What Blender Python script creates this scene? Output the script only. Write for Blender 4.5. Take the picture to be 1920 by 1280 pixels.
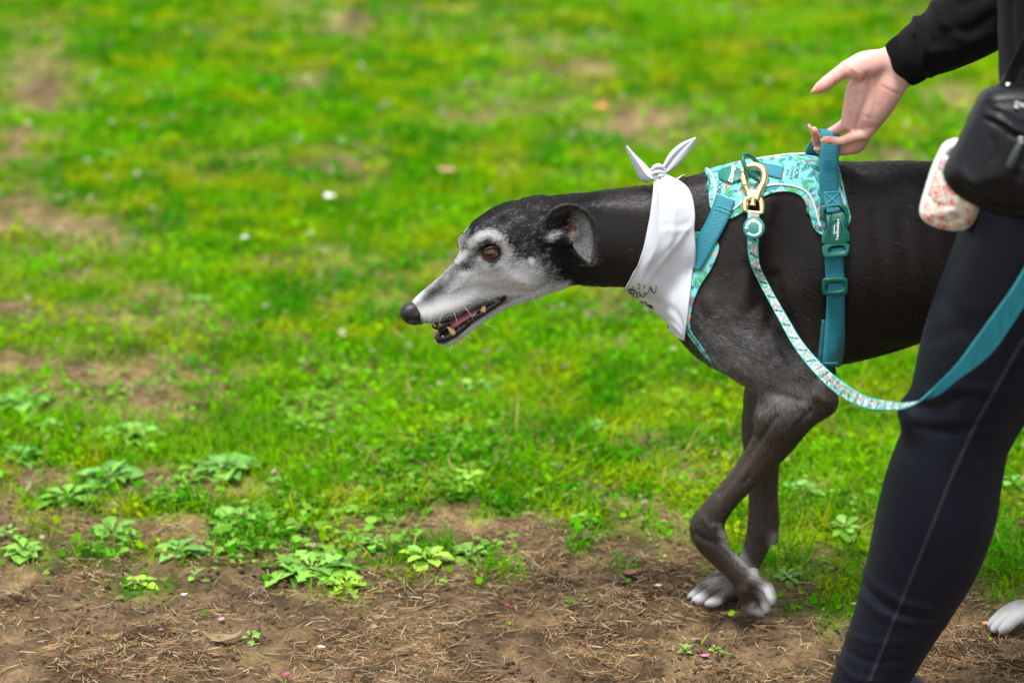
import bpy, math, random
import numpy as np
import openvdb
from mathutils import Vector
from mathutils.bvhtree import BVHTree

for o in list(bpy.data.objects):
    bpy.data.objects.remove(o)
scene = bpy.context.scene
col = scene.collection
rng = np.random.default_rng(7)
random.seed(7)

# ------------------------------------------------------------------ camera
FOCAL, SENSOR = 85.0, 36.0
FPX = 1920 * FOCAL / SENSOR              # focal length in pixels of the 1920 px photograph
SC = 1300.0                              # photograph pixels per metre in the plane of the dog (y = 0)
DIST = FPX / SC
PITCH = math.radians(18.0)
Z0 = 0.428
CAM = np.array([0.0, -DIST * math.cos(PITCH), Z0 + DIST * math.sin(PITCH)])
FWD = np.array([0.0, math.cos(PITCH), -math.sin(PITCH)])
UPV = np.array([0.0, math.sin(PITCH), math.cos(PITCH)])
RGT = np.array([1.0, 0.0, 0.0])
cam_data = bpy.data.cameras.new('camera')
cam = bpy.data.objects.new('camera', cam_data)
col.objects.link(cam)
cam.location = CAM
cam.rotation_euler = (math.pi / 2 - PITCH, 0, 0)
cam_data.lens = FOCAL
cam_data.sensor_width = SENSOR
cam_data.clip_start = 0.05
cam_data.clip_end = 2000
cam_data.dof.use_dof = True
cam_data.dof.focus_distance = DIST - 0.04
cam_data.dof.aperture_fstop = 2.8
scene.camera = cam

# ------------------------------------------------------------------ light: bright overcast day
world = bpy.data.worlds.new('World')
scene.world = world
world.use_nodes = True
wn = world.node_tree.nodes
SUN_ELEV, SUN_ROT = math.radians(75), math.radians(210)   # the brightest part of the cloud: high, behind the camera and to its left
sky = wn.new('ShaderNodeTexSky')
sky.sky_type = 'NISHITA'
sky.sun_disc = False
sky.sun_elevation = SUN_ELEV
sky.sun_rotation = SUN_ROT
sky.air_density = 1.0
sky.dust_density = 1.5
sky.ozone_density = 1.0
bg = wn['Background']
bg.inputs['Strength'].default_value = 0.095
cloud = wn.new('ShaderNodeHueSaturation')          # thin even cloud: the sky's blue is washed out
cloud.inputs['Saturation'].default_value = 0.30
world.node_tree.links.new(sky.outputs['Color'], cloud.inputs['Color'])
world.node_tree.links.new(cloud.outputs['Color'], bg.inputs['Color'])
sun_data = bpy.data.lights.new('sun', 'SUN')
sun_data.energy = 1.5
sun_data.angle = math.radians(14)
sun_data.color = (1.0, 0.975, 0.94)
sun = bpy.data.objects.new('sun', sun_data)
col.objects.link(sun)
_sd = Vector((math.cos(SUN_ELEV) * math.sin(SUN_ROT), math.cos(SUN_ELEV) * math.cos(SUN_ROT), math.sin(SUN_ELEV)))
sun.rotation_euler = _sd.to_track_quat('Z', 'Y').to_euler()
sun.location = (-2, -3, 6)
scene.view_settings.view_transform = 'Standard'
scene.view_settings.look = 'None'
scene.view_settings.exposure = 1.62
scene.view_settings.gamma = 1.0
scene.view_settings.use_curve_mapping = False
scene.render.hair_type = 'STRIP'
try:
    scene.cycles_curves.shape = 'RIBBONS'
except Exception:
    pass
scene.cycles.max_bounces = 6
scene.cycles.diffuse_bounces = 3
scene.cycles.transparent_max_bounces = 6

# ------------------------------------------------------------------ helpers: points
def ray(px, py):
    d = FWD + RGT * ((px - 960.0) / FPX) + UPV * ((640.0 - py) / FPX)
    return d / np.linalg.norm(d)

def at(px, py, Y=0.0):
    """point of the plane y = Y that the photograph shows at (px, py)"""
    d = ray(px, py)
    return CAM + d * ((Y - CAM[1]) / d[1])

def atg(px, py, z=0.0):
    """point of the ground plane that the photograph shows at (px, py)"""
    d = ray(px, py)
    return CAM + d * ((z - CAM[2]) / d[2])

def at_plane(px, py, p0, n):
    d = ray(px, py)
    return CAM + d * (np.dot(p0 - CAM, n) / np.dot(d, n))

def proj(P):
    P = np.atleast_2d(P) - CAM
    w = P @ FWD
    return np.stack([960 + FPX * (P @ RGT) / w, 640 - FPX * (P @ UPV) / w], 1)

def scale_at(P):
    return FPX / float((np.asarray(P) - CAM) @ FWD)

def catmull(pts, n=6):
    """Catmull-Rom resampling of rows (points, radii, ...)"""
    P = np.asarray(pts, float)
    if len(P) < 3:
        t = np.linspace(0, 1, n + 1)[:, None]
        return P[0] * (1 - t) + P[-1] * t
    Q = np.vstack([2 * P[0] - P[1], P, 2 * P[-1] - P[-2]])
    out = []
    for i in range(len(P) - 1):
        p0, p1, p2, p3 = Q[i:i + 4]
        for t in np.linspace(0, 1, n, endpoint=False):
            out.append(0.5 * (2 * p1 + (p2 - p0) * t + (2 * p0 - 5 * p1 + 4 * p2 - p3) * t * t + (3 * p1 - p0 - 3 * p2 + p3) * t ** 3))
    out.append(P[-1])
    return np.array(out)

def smooth(e0, e1, x):
    t = np.clip((x - e0) / (e1 - e0), 0, 1)
    return t * t * (3 - 2 * t)

# ------------------------------------------------------------------ helpers: value noise
def _hash(ix, iy, iz, seed):
    h = (ix * 374761393 + iy * 668265263 + iz * 2147483647 + seed * 144269) & 0xffffffff
    h = ((h ^ (h >> 13)) * 1274126177) & 0xffffffff
    h = h ^ (h >> 16)
    return (h & 0xffff) / 65535.0

def vnoise(P, scale, seed=0):
    P = np.asarray(P, float) * scale
    if P.shape[1] == 2:
        P = np.hstack([P, np.zeros((len(P), 1))])
    I = np.floor(P).astype(np.int64)
    F = P - I
    F = F * F * (3 - 2 * F)
    r = 0
    for dx in (0, 1):
        for dy in (0, 1):
            for dz in (0, 1):
                w = (F[:, 0] if dx else 1 - F[:, 0]) * (F[:, 1] if dy else 1 - F[:, 1]) * (F[:, 2] if dz else 1 - F[:, 2])
                r = r + w * _hash(I[:, 0] + dx, I[:, 1] + dy, I[:, 2] + dz, seed)
    return r

def fnoise(P, scale, seed=0, octs=3):
    a, s, r = 1.0, 0.0, 0
    for k in range(octs):
        r = r + a * vnoise(P, scale * 2 ** k, seed + 31 * k)
        s += a
        a *= 0.5
    return r / s

# ------------------------------------------------------------------ helpers: objects
def tag(o, label=None, cat=None, group=None, kind=None):
    if label: o['label'] = label
    if cat: o['category'] = cat
    if group: o['group'] = group
    if kind: o['kind'] = kind
    return o

def empty(name, loc, label, cat, group=None):
    o = bpy.data.objects.new(name, None)
    col.objects.link(o)
    o.location = [float(v) for v in loc]
    o.empty_display_size = 0.05
    return tag(o, label, cat, group)

def link(name, me, mat=None, parent=None, smooth_=True):
    if mat is not None and not me.materials:
        me.materials.append(mat)
    o = bpy.data.objects.new(name, me)
    col.objects.link(o)
    if parent is not None:
        o.parent = parent
        lc = np.zeros(3)
        q = parent
        while q is not None:
            lc += np.array(q.location)
            q = q.parent
        o.matrix_parent_inverse.identity()
        o.location = [-v for v in lc]
    return o

def mesh_np(name, V, F, colors=None, smooth_=True):
    """mesh from numpy: F an (n,3) or (n,4) array, or a list of such arrays"""
    V = np.asarray(V, np.float32)
    Fs = F if isinstance(F, list) else [F]
    Fs = [np.asarray(f, np.int32) for f in Fs if len(f)]
    me = bpy.data.meshes.new(name)
    me.vertices.add(len(V))
    me.vertices.foreach_set('co', V.ravel())
    nl = sum(f.size for f in Fs)
    me.loops.add(nl)
    me.loops.foreach_set('vertex_index', np.concatenate([f.ravel() for f in Fs]))
    npoly = sum(len(f) for f in Fs)
    me.polygons.add(npoly)
    st, k = [], 0
    for f in Fs:
        st.append(np.arange(len(f)) * f.shape[1] + k)
        k += f.size
    me.polygons.foreach_set('loop_start', np.concatenate(st).astype(np.int32))
    me.update(calc_edges=True)
    me.validate()
    if smooth_:
        me.polygons.foreach_set('use_smooth', np.ones(len(me.polygons), bool))
    if colors is not None:
        set_col(me, colors)
    return me

def set_col(me, C, name='Col'):
    C = np.asarray(C, np.float32)
    if C.shape[1] == 3:
        C = np.hstack([C, np.ones((len(C), 1), np.float32)])
    a = me.attributes.get(name) or me.attributes.new(name, 'FLOAT_COLOR', 'POINT')
    a.data.foreach_set('color', C.ravel())

def verts(me):
    V = np.empty(len(me.vertices) * 3, np.float32)
    me.vertices.foreach_get('co', V)
    return V.reshape(-1, 3).astype(float)

def normals(me):
    V = np.empty(len(me.vertices) * 3, np.float32)
    me.vertices.foreach_get('normal', V)
    return V.reshape(-1, 3).astype(float)

def set_verts(me, V):
    me.vertices.foreach_set('co', np.asarray(V, np.float32).ravel())
    me.update()

def bvh_of(me):
    me.calc_loop_triangles()
    T = np.empty(len(me.loop_triangles) * 3, np.int32)
    me.loop_triangles.foreach_get('vertices', T)
    return BVHTree.FromPolygons([tuple(v) for v in verts(me)], [tuple(int(i) for i in t) for t in T.reshape(-1, 3)])

def surf(bvh, px, py, off=0.0, fallback=None):
    """where the photograph's pixel meets a surface, lifted OFF along the normal"""
    d = ray(px, py)
    h, n, i, t = bvh.ray_cast(Vector(CAM), Vector(d))
    if h is None:
        if fallback is None:
            return None
        return at(px, py, fallback)
    n = np.array(n)
    if n @ d > 0: n = -n
    return np.array(h) + n * off

def frame_tube(P):
    P = np.asarray(P, float)
    T = np.gradient(P, axis=0)
    T /= np.linalg.norm(T, axis=1)[:, None] + 1e-12
    a = np.array([0.3, -0.9, 0.2]) if abs(T[0] @ np.array([0, 0, 1.0])) > 0.8 else np.array([0, 0, 1.0])
    N = []
    n = a - T[0] * (a @ T[0])
    n /= np.linalg.norm(n)
    for t in T:
        n = n - t * (n @ t)
        n /= np.linalg.norm(n) + 1e-12
        N.append(n)
    N = np.array(N)
    return T, N, np.cross(T, N)

def tube_np(P, R, seg=8, closed=False, flat=1.0):
    P = np.asarray(P, float)
    R = np.broadcast_to(np.asarray(R, float), (len(P),))
    T, N, B = frame_tube(P)
    if closed:
        T = np.roll(P, -1, 0) - np.roll(P, 1, 0)
        T /= np.linalg.norm(T, axis=1)[:, None]
        N = N - T * np.sum(N * T, 1)[:, None]
        N /= np.linalg.norm(N, axis=1)[:, None]
        B = np.cross(T, N)
    a = np.linspace(0, 2 * math.pi, seg, endpoint=False)
    V = P[:, None] + R[:, None, None] * (np.cos(a)[None, :, None] * N[:, None] + flat * np.sin(a)[None, :, None] * B[:, None])
    n = len(P)
    i = np.arange(n if closed else n - 1)
    j = np.arange(seg)
    I, J = np.meshgrid(i, j, indexing='ij')
    I2, J2 = (I + 1) % n, (J + 1) % seg
    F = np.stack([I * seg + J, I * seg + J2, I2 * seg + J2, I2 * seg + J], -1).reshape(-1, 4)
    V = V.reshape(-1, 3)
    if closed:
        return V, [F]
    V = np.vstack([V, P[0], P[-1]])
    c0, c1 = n * seg, n * seg + 1
    jj = (j + 1) % seg
    T1 = np.stack([np.full(seg, c0), jj, j], 1)
    T2 = np.stack([np.full(seg, c1), (n - 1) * seg + j, (n - 1) * seg + jj], 1)
    return V, [F, np.vstack([T1, T2])]

def tube(name, P, R, mat, parent=None, seg=8, closed=False, flat=1.0):
    V, F = tube_np(P, R, seg, closed, flat)
    return link(name, mesh_np(name, V, F), mat, parent)

def grid_faces(nu, nv, closed_u=False):
    i = np.arange(nu if closed_u else nu - 1)
    j = np.arange(nv - 1)
    I, J = np.meshgrid(i, j, indexing='ij')
    I2 = (I + 1) % nu
    return np.stack([I * nv + J, I2 * nv + J, I2 * nv + J + 1, I * nv + J + 1], -1).reshape(-1, 4)

def slab_np(G, thick, towards=None):
    """closed sheet of some thickness over a (nu,nv,3) grid; G is the outer face"""
    nu, nv = G.shape[:2]
    du = np.gradient(G, axis=0)
    dv = np.gradient(G, axis=1)
    N = np.cross(du, dv)
    N /= np.linalg.norm(N, axis=2)[..., None] + 1e-12
    if towards is not None:
        if np.sum(N * (np.asarray(towards) - G)) < 0: N = -N
        flip = False
    V = np.vstack([G.reshape(-1, 3), (G - N * thick).reshape(-1, 3)])
    F = grid_faces(nu, nv)
    n = nu * nv
    rim = [i * nv for i in range(nu)] + [(nu - 1) * nv + j for j in range(1, nv)] + [i * nv + nv - 1 for i in range(nu - 2, -1, -1)] + [j for j in range(nv - 2, 0, -1)]
    rim = np.array(rim)
    r2 = np.roll(rim, -1)
    return V, [F, F[:, ::-1] + n, np.stack([r2, rim, rim + n, r2 + n], 1)]

# ------------------------------------------------------------------ helpers: smooth bodies (signed distance, one continuous skin)
class Body:
    def __init__(self, lo, hi, h):
        self.lo, self.h = np.asarray(lo, float), h
        self.n = np.ceil((np.asarray(hi, float) - self.lo) / h).astype(int) + 1
        self.d = np.full(self.n, 0.2, np.float32)

    def _box(self, lo, hi):
        a = np.clip(np.floor((lo - self.lo) / self.h).astype(int), 0, self.n)
        b = np.clip(np.ceil((hi - self.lo) / self.h).astype(int) + 1, 0, self.n)
        return a, b

    def _pts(self, a, b):
        ax = [self.lo[k] + self.h * np.arange(a[k], b[k], dtype=np.float32) for k in range(3)]
        return [ax[0][:, None, None].astype(np.float32), ax[1][None, :, None].astype(np.float32), ax[2][None, None, :].astype(np.float32)]

    def chain(self, P, R, k=0.01, squash=None, op='add', n=5, target=None):
        """a run of round cones through points P with radii R; squash = (direction, factor) flattens it"""
        PR = catmull(np.hstack([np.asarray(P, float), np.asarray(R, float)[:, None]]), n) if len(P) > 1 else np.hstack([P, np.asarray(R)[:, None]])
        m = k + 3 * self.h
        rmax = PR[:, 3].max() * max(1.0, squash[1] if squash else 1.0)
        A, B = self._box(PR[:, :3].min(0) - rmax - m, PR[:, :3].max(0) + rmax + m)
        if np.any(B <= A): return
        t = np.full(B - A, 0.2, np.float32)
        segs = [(PR[i], PR[min(i + 1, len(PR) - 1)]) for i in range(max(1, len(PR) - 1))]
        for s, e in segs:
            rm = max(s[3], e[3]) * max(1.0, squash[1] if squash else 1.0)
            a, b = self._box(np.minimum(s[:3], e[:3]) - rm - m, np.maximum(s[:3], e[:3]) + rm + m)
            if np.any(b <= a): continue
            X = self._pts(a, b)
            q = [X[c] - np.float32(s[c]) for c in range(3)]
            ab = e[:3] - s[:3]
            if squash:
                nn, f = np.asarray(squash[0], float), squash[1]
                nn = nn / np.linalg.norm(nn)
                w = q[0] * np.float32(nn[0]) + q[1] * np.float32(nn[1]) + q[2] * np.float32(nn[2])
                g = np.float32(1 / f - 1)
                q = [q[c] + w * (g * np.float32(nn[c])) for c in range(3)]
                ab = ab + nn * ((ab @ nn) * (1 / f - 1))
            L = float(ab @ ab) + 1e-12
            u = np.clip((q[0] * np.float32(ab[0]) + q[1] * np.float32(ab[1]) + q[2] * np.float32(ab[2])) / np.float32(L), 0, 1)
            d = np.sqrt((q[0] - u * np.float32(ab[0])) ** 2 + (q[1] - u * np.float32(ab[1])) ** 2 + (q[2] - u * np.float32(ab[2])) ** 2)
            d -= np.float32(s[3]) + u * np.float32(e[3] - s[3])
            if squash: d *= np.float32(min(1.0, squash[1]) ** 0.5)
            sl = tuple(slice(a[c] - A[c], b[c] - A[c]) for c in range(3))
            np.minimum(t[sl], d, out=t[sl])
        self.merge(t, A, B, k, op)

    def merge(self, t, A, B, k, op='add'):
        sl = tuple(slice(A[c], B[c]) for c in range(3))
        a = self.d[sl]
        k = np.float32(max(k, 1e-5))
        if op == 'add':
            h = np.clip(0.5 + 0.5 * (a - t) / k, 0, 1)
            self.d[sl] = a * (1 - h) + t * h - k * h * (1 - h)
        else:
            h = np.clip(0.5 - 0.5 * (a + t) / k, 0, 1)
            self.d[sl] = a * (1 - h) - t * h + k * h * (1 - h)

    def union(self, other, k):
        assert tuple(other.n) == tuple(self.n)
        self.merge(other.d, np.zeros(3, int), self.n, k)

    def mesh(self, name, relax=1):
        g = openvdb.FloatGrid(0.2)
        g.copyFromArray(np.clip(self.d, -0.05, 0.2).astype(np.float32))
        p, t, q = g.convertToPolygons(0.0, 0.0)
        V = p * self.h + self.lo
        F = []
        if len(t): F.append(np.asarray(t))
        if len(q): F.append(np.asarray(q))
        V, F = largest(V, F)
        me = mesh_np(name, V, F)
        if relax: relax_mesh(me, relax)
        return me

def largest(V, Fs):
    """keep the biggest connected piece"""
    lab = np.arange(len(V))
    E = np.vstack([np.stack([f[:, i], f[:, (i + 1) % f.shape[1]]], 1) for f in Fs for i in range(f.shape[1])])
    for _ in range(400):
        a, b = lab[E[:, 0]], lab[E[:, 1]]
        go = a != b
        if not go.any(): break
        m = np.minimum(a[go], b[go])
        new = lab.copy()
        np.minimum.at(new, a[go], m)
        np.minimum.at(new, b[go], m)
        new = new[new]
        new = new[new]
        if np.array_equal(new, lab): break
        lab = new
    u, c = np.unique(lab, return_counts=True)
    keep = lab == u[c.argmax()]
    idx = np.cumsum(keep) - 1
    return V[keep], [idx[f[keep[f[:, 0]]]] for f in Fs]

def relax_mesh(me, it=1, lam=0.5):
    V = verts(me)
    E = np.empty(len(me.edges) * 2, np.int32)
    me.edges.foreach_get('vertices', E)
    E = E.reshape(-1, 2)
    cnt = np.bincount(E.ravel(), minlength=len(V)).astype(float)[:, None]
    for _ in range(it):
        for l in (lam, -lam * 1.02):
            S = np.zeros_like(V)
            for c in range(3):
                S[:, c] = np.bincount(E[:, 0], V[E[:, 1], c], len(V)) + np.bincount(E[:, 1], V[E[:, 0], c], len(V))
            V = V + l * (S / np.maximum(cnt, 1) - V)
    set_verts(me, V)

def dist_poly(Q, line):
    """2-D distance from points Q to a polyline"""
    L = np.asarray(line, float)
    best = np.full(len(Q), 1e9)
    for a, b in zip(L[:-1], L[1:]):
        ab = b - a
        u = np.clip(((Q - a) @ ab) / (ab @ ab + 1e-12), 0, 1)
        best = np.minimum(best, np.hypot(*(Q - a - u[:, None] * ab).T))
    return best

def crease(me, line, sigma, depth, n=8):
    """press a soft line into the side of a body that faces the photographer; sigma, depth in photograph pixels (+ = inwards)"""
    V, N = verts(me), normals(me)
    Q = proj(V)
    L = catmull(line, n)
    lo, hi = L.min(0) - 4 * sigma, L.max(0) + 4 * sigma
    m = np.all((Q > lo) & (Q < hi), 1) & (np.sum(N * (CAM - V), 1) > 0)
    idx = np.nonzero(m)[0]
    if not len(idx): return
    d = dist_poly(Q[idx], L)
    t = np.exp(-(d / sigma) ** 2)
    V[idx] -= N[idx] * (t * depth / SC)[:, None]
    set_verts(me, V)

# ------------------------------------------------------------------ helpers: materials
def mat_new(name):
    m = bpy.data.materials.new(name)
    m.use_nodes = True
    return m, m.node_tree, m.node_tree.nodes['Principled BSDF']

def mat(name, color, rough=0.6, metal=0.0, spec=0.5, sheen=0.0, attr=None, bump=None, coat=0.0, sss=0.0, vary=0.0, vscale=40, trans=0.0):
    m, nt, b = mat_new(name)
    b.inputs['Base Color'].default_value = (*color, 1)
    b.inputs['Roughness'].default_value = rough
    b.inputs['Metallic'].default_value = metal
    b.inputs['Specular IOR Level'].default_value = spec
    b.inputs['Sheen Weight'].default_value = sheen
    b.inputs['Coat Weight'].default_value = coat
    if sss:
        b.inputs['Subsurface Weight'].default_value = sss
        b.inputs['Subsurface Radius'].default_value = (0.008, 0.003, 0.0015)
        b.inputs['Subsurface Scale'].default_value = 1.0
    src = None
    if attr:
        a = nt.nodes.new('ShaderNodeAttribute')
        a.attribute_name = attr
        src = a.outputs['Color']
        nt.links.new(src, b.inputs['Base Color'])
    tc = nt.nodes.new('ShaderNodeTexCoord')
    if vary:
        nz = nt.nodes.new('ShaderNodeTexNoise')
        nz.inputs['Scale'].default_value = vscale
        nz.inputs['Detail'].default_value = 5
        nt.links.new(tc.outputs['Object'], nz.inputs['Vector'])
        mp = nt.nodes.new('ShaderNodeMapRange')
        mp.inputs['To Min'].default_value = 1 - vary
        mp.inputs['To Max'].default_value = 1 + vary
        nt.links.new(nz.outputs['Fac'], mp.inputs['Value'])
        mx = nt.nodes.new('ShaderNodeVectorMath')
        mx.operation = 'SCALE'
        if src is None:
            mx.inputs[0].default_value = color
        else:
            nt.links.new(src, mx.inputs[0])
        nt.links.new(mp.outputs['Result'], mx.inputs['Scale'])
        nt.links.new(mx.outputs['Vector'], b.inputs['Base Color'])
    if bump:
        nz = nt.nodes.new('ShaderNodeTexNoise')
        nz.inputs['Scale'].default_value = bump[0]
        nz.inputs['Detail'].default_value = 4
        nt.links.new(tc.outputs['Object'], nz.inputs['Vector'])
        bp = nt.nodes.new('ShaderNodeBump')
        bp.inputs['Strength'].default_value = bump[1]
        bp.inputs['Distance'].default_value = bump[2] if len(bump) > 2 else 0.001
        nt.links.new(nz.outputs['Fac'], bp.inputs['Height'])
        nt.links.new(bp.outputs['Normal'], b.inputs['Normal'])
    return m
# =================================================================== ground: trodden soil in front, patchy lawn behind
BX = np.array([(-900, 960), (-300, 960), (0, 960), (120, 985), (250, 1000), (400, 1005), (500, 1010), (620, 1015), (760, 1025), (880, 1000), (960, 965), (1100, 985), (1200, 965), (1280, 975), (1350, 1040), (1460, 1090), (1560, 1130), (1640, 1135), (1800, 1140), (1900, 1110), (2100, 1120), (2800, 1130)], float)
PATCH = [  # worn places in the lawn: centre, half axes, strength
    (240, 715, 150, 55, .95), (60, 690, 90, 30, .55), (40, 400, 90, 55, .9), (60, 150, 70, 75, .8), (130, 440, 110, 40, .8), (20, 275, 80, 35, .6), (60, 60, 80, 40, .5),
    (1060, 110, 110, 55, .55), (1200, 225, 120, 40, .75), (900, 200, 90, 35, .45), (660, 40, 90, 35, .75), (560, 150, 60, 25, .5), (640, 310, 80, 28, .6), (150, 500, 60, 25, .5),
    (180, 600, 110, 30, .55), (390, 625, 60, 22, .55), (930, 300, 60, 22, .4), (1780, 190, 60, 35, .5), (1650, 300, 100, 25, .4), (560, 640, 60, 18, .4), (1180, 660, 50, 18, .3),
    (760, 560, 60, 18, .3), (690, 690, 40, 14, .45), (1290, 880, 40, 30, .5), (1120, 930, 60, 20, .4), (300, 905, 130, 24, .75), (60, 900, 90, 22, .6), (420, 920, 60, 20, .5), (330, 780, 60, 20, .4), (20, 590, 60, 25, .5), (420, 60, 80, 30, .4), (1400, 60, 80, 30, .3)]

TUFT = [(930, 1062, 55, 26, .9), (640, 1112, 60, 18, .6), (1590, 1150, 40, 18, .7), (250, 1105, 70, 18, .6), (1470, 1055, 60, 30, .7), (500, 1030, 90, 30, .6), (340, 1040, 80, 26, .5), (60, 1040, 90, 26, .6), (1895, 1090, 50, 40, .8), (1100, 985, 60, 18, .7), (760, 1075, 60, 20, .6), (1160, 1060, 40, 14, .4), (1250, 1000, 50, 20, .5), (1330, 1075, 30, 14, .35), (480, 1215, 30, 12, .5), (1500, 1130, 40, 14, .5)]

def soil(XY):
    P = np.hstack([XY, np.zeros((len(XY), 1))])
    ok = (P - CAM) @ FWD > 0.4
    mott = fnoise(XY * np.array([1, .6]), 24, 47, 2)
    Q = np.full((len(P), 2), -9999.0)
    Q[ok] = proj(P[ok])
    n1 = fnoise(XY, 9, 41, 3) - .5
    n2 = fnoise(XY, 2.6, 43, 3) - .5
    s = smooth(-62, 42, Q[:, 1] - np.interp(Q[:, 0], BX[:, 0], BX[:, 1]) + 300 * n1 + 110 * n2)
    s = np.where(ok, s, 1.0)
    for x, y, a, b, k in PATCH:
        d = ((Q[:, 0] - x) / a) ** 2 + ((Q[:, 1] - y) / b) ** 2
        s = np.maximum(s, np.clip((k * 1.25 * np.exp(-d * .8) + (1.9 * n1) * np.exp(-d * .45)) * (.45 + 1.1 * mott), 0, .93))
    for x, y, a, b, k in TUFT:
        d = ((Q[:, 0] - x) / a) ** 2 + ((Q[:, 1] - y) / b) ** 2
        s = s * (1 - np.clip((k + 1.6 * n1) * np.exp(-d), 0, .9))
    far = smooth(0.04, 0.28, n2 + .35 * n1) * .5
    return np.clip(np.maximum(s, far), 0, 1)

def relief(XY, s):
    h = (fnoise(XY, 34, 51, 4) - .5) * .030 + (fnoise(XY, 7, 53, 2) - .5) * .016
    return h * (.25 + .75 * s) - .003

def stretch(a, b, step, out, grow=1.12):
    L = [a]
    while L[-1] < b: L.append(L[-1] + step)
    st = step
    while L[-1] < out:
        st *= grow
        L.append(L[-1] + st)
    return L
gx = stretch(0, 1.35, .0075, 160)
gx = np.array([-v for v in gx[:0:-1]] + gx)
gy = np.array([-v for v in stretch(0.85, .86, .01, 40)[:0:-1]] + [-.85 + q for q in stretch(0, 1.7, .0075, 240, 1.06)])
GX, GY = np.meshgrid(gx, gy, indexing='ij')
XY = np.stack([GX.ravel(), GY.ravel()], 1)
near = (np.abs(XY[:, 0]) < 6) & (XY[:, 1] < 14) & (XY[:, 1] > -3)
S = np.full(len(XY), .25)
S[near] = soil(XY[near])
Z = np.zeros(len(XY))
Z[near] = relief(XY[near], S[near])
lawn_ = smooth(.06, -.25, -XY[:, 1] - .0 + .0)
inl = np.zeros(len(XY)); inl[near] = smooth(40, -60, proj(np.stack([XY[near, 0], XY[near, 1], Z[near]], 1))[:, 1] - np.interp(proj(np.stack([XY[near, 0], XY[near, 1], Z[near]], 1))[:, 0], BX[:, 0], BX[:, 1]))
soilc = np.array([.112, .074, .039])[None] * (1 - inl[:, None]) + np.array([.215, .150, .068])[None] * inl[:, None]
gcol = np.array([.105, .190, .004])[None] * (1 - S[:, None]) + soilc * S[:, None]
gcol *= np.clip(-.05 + 2.0 * fnoise(XY, 13, 63, 4), .3, 2)[:, None]
straw = smooth(.52, .72, fnoise(XY, 16, 61, 3)) * S
gcol = gcol * (1 - .55 * straw[:, None]) + np.array([.23, .155, .075])[None] * .55 * straw[:, None]
ground_me = mesh_np('ground', np.stack([XY[:, 0], XY[:, 1], Z], 1), grid_faces(len(gx), len(gy)), gcol)
m_soil, nt, bs = mat_new('trodden_soil')
at_ = nt.nodes.new('ShaderNodeAttribute'); at_.attribute_name = 'Col'
tc = nt.nodes.new('ShaderNodeTexCoord')
n1 = nt.nodes.new('ShaderNodeTexNoise'); n1.inputs['Scale'].default_value = 140; n1.inputs['Detail'].default_value = 8; n1.inputs['Roughness'].default_value = .7
n2 = nt.nodes.new('ShaderNodeTexNoise'); n2.inputs['Scale'].default_value = 22; n2.inputs['Detail'].default_value = 6
for n_ in (n1, n2): nt.links.new(tc.outputs['Object'], n_.inputs['Vector'])
ad = nt.nodes.new('ShaderNodeMath'); ad.operation = 'ADD'
nt.links.new(n1.outputs['Fac'], ad.inputs[0]); nt.links.new(n2.outputs['Fac'], ad.inputs[1])
mr = nt.nodes.new('ShaderNodeMapRange'); mr.inputs['From Min'].default_value = .65; mr.inputs['From Max'].default_value = 1.35; mr.inputs['To Min'].default_value = .18; mr.inputs['To Max'].default_value = 1.75
nt.links.new(ad.outputs[0], mr.inputs['Value'])
vm = nt.nodes.new('ShaderNodeVectorMath'); vm.operation = 'SCALE'
nt.links.new(at_.outputs['Color'], vm.inputs[0]); nt.links.new(mr.outputs['Result'], vm.inputs['Scale'])
nt.links.new(vm.outputs['Vector'], bs.inputs['Base Color'])
bs.inputs['Roughness'].default_value = .85
bs.inputs['Specular IOR Level'].default_value = .12
bp = nt.nodes.new('ShaderNodeBump'); bp.inputs['Strength'].default_value = .9; bp.inputs['Distance'].default_value = .006
nt.links.new(n1.outputs['Fac'], bp.inputs['Height']); nt.links.new(bp.outputs['Normal'], bs.inputs['Normal'])
ground = tag(link('ground', ground_me, m_soil), 'brown trodden soil with dry litter in front, patchy lawn behind', None, None, 'structure')

def gz(XY):
    XY = np.atleast_2d(np.asarray(XY, float))
    return relief(XY, soil(XY))

# ---- blades
def leaf_material(name, rough=.5, trans=.35, spec=.4):
    m, nt, b = mat_new(name)
    a = nt.nodes.new('ShaderNodeAttribute'); a.attribute_name = 'Col'
    nt.links.new(a.outputs['Color'], b.inputs['Base Color'])
    b.inputs['Roughness'].default_value = rough
    b.inputs['Specular IOR Level'].default_value = spec
    if trans:
        t = nt.nodes.new('ShaderNodeBsdfTranslucent')
        nt.links.new(a.outputs['Color'], t.inputs['Color'])
        mx = nt.nodes.new('ShaderNodeMixShader'); mx.inputs[0].default_value = trans
        out = nt.nodes['Material Output']
        nt.links.new(b.outputs[0], mx.inputs[1]); nt.links.new(t.outputs[0], mx.inputs[2]); nt.links.new(mx.outputs[0], out.inputs['Surface'])
    return m

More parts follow.
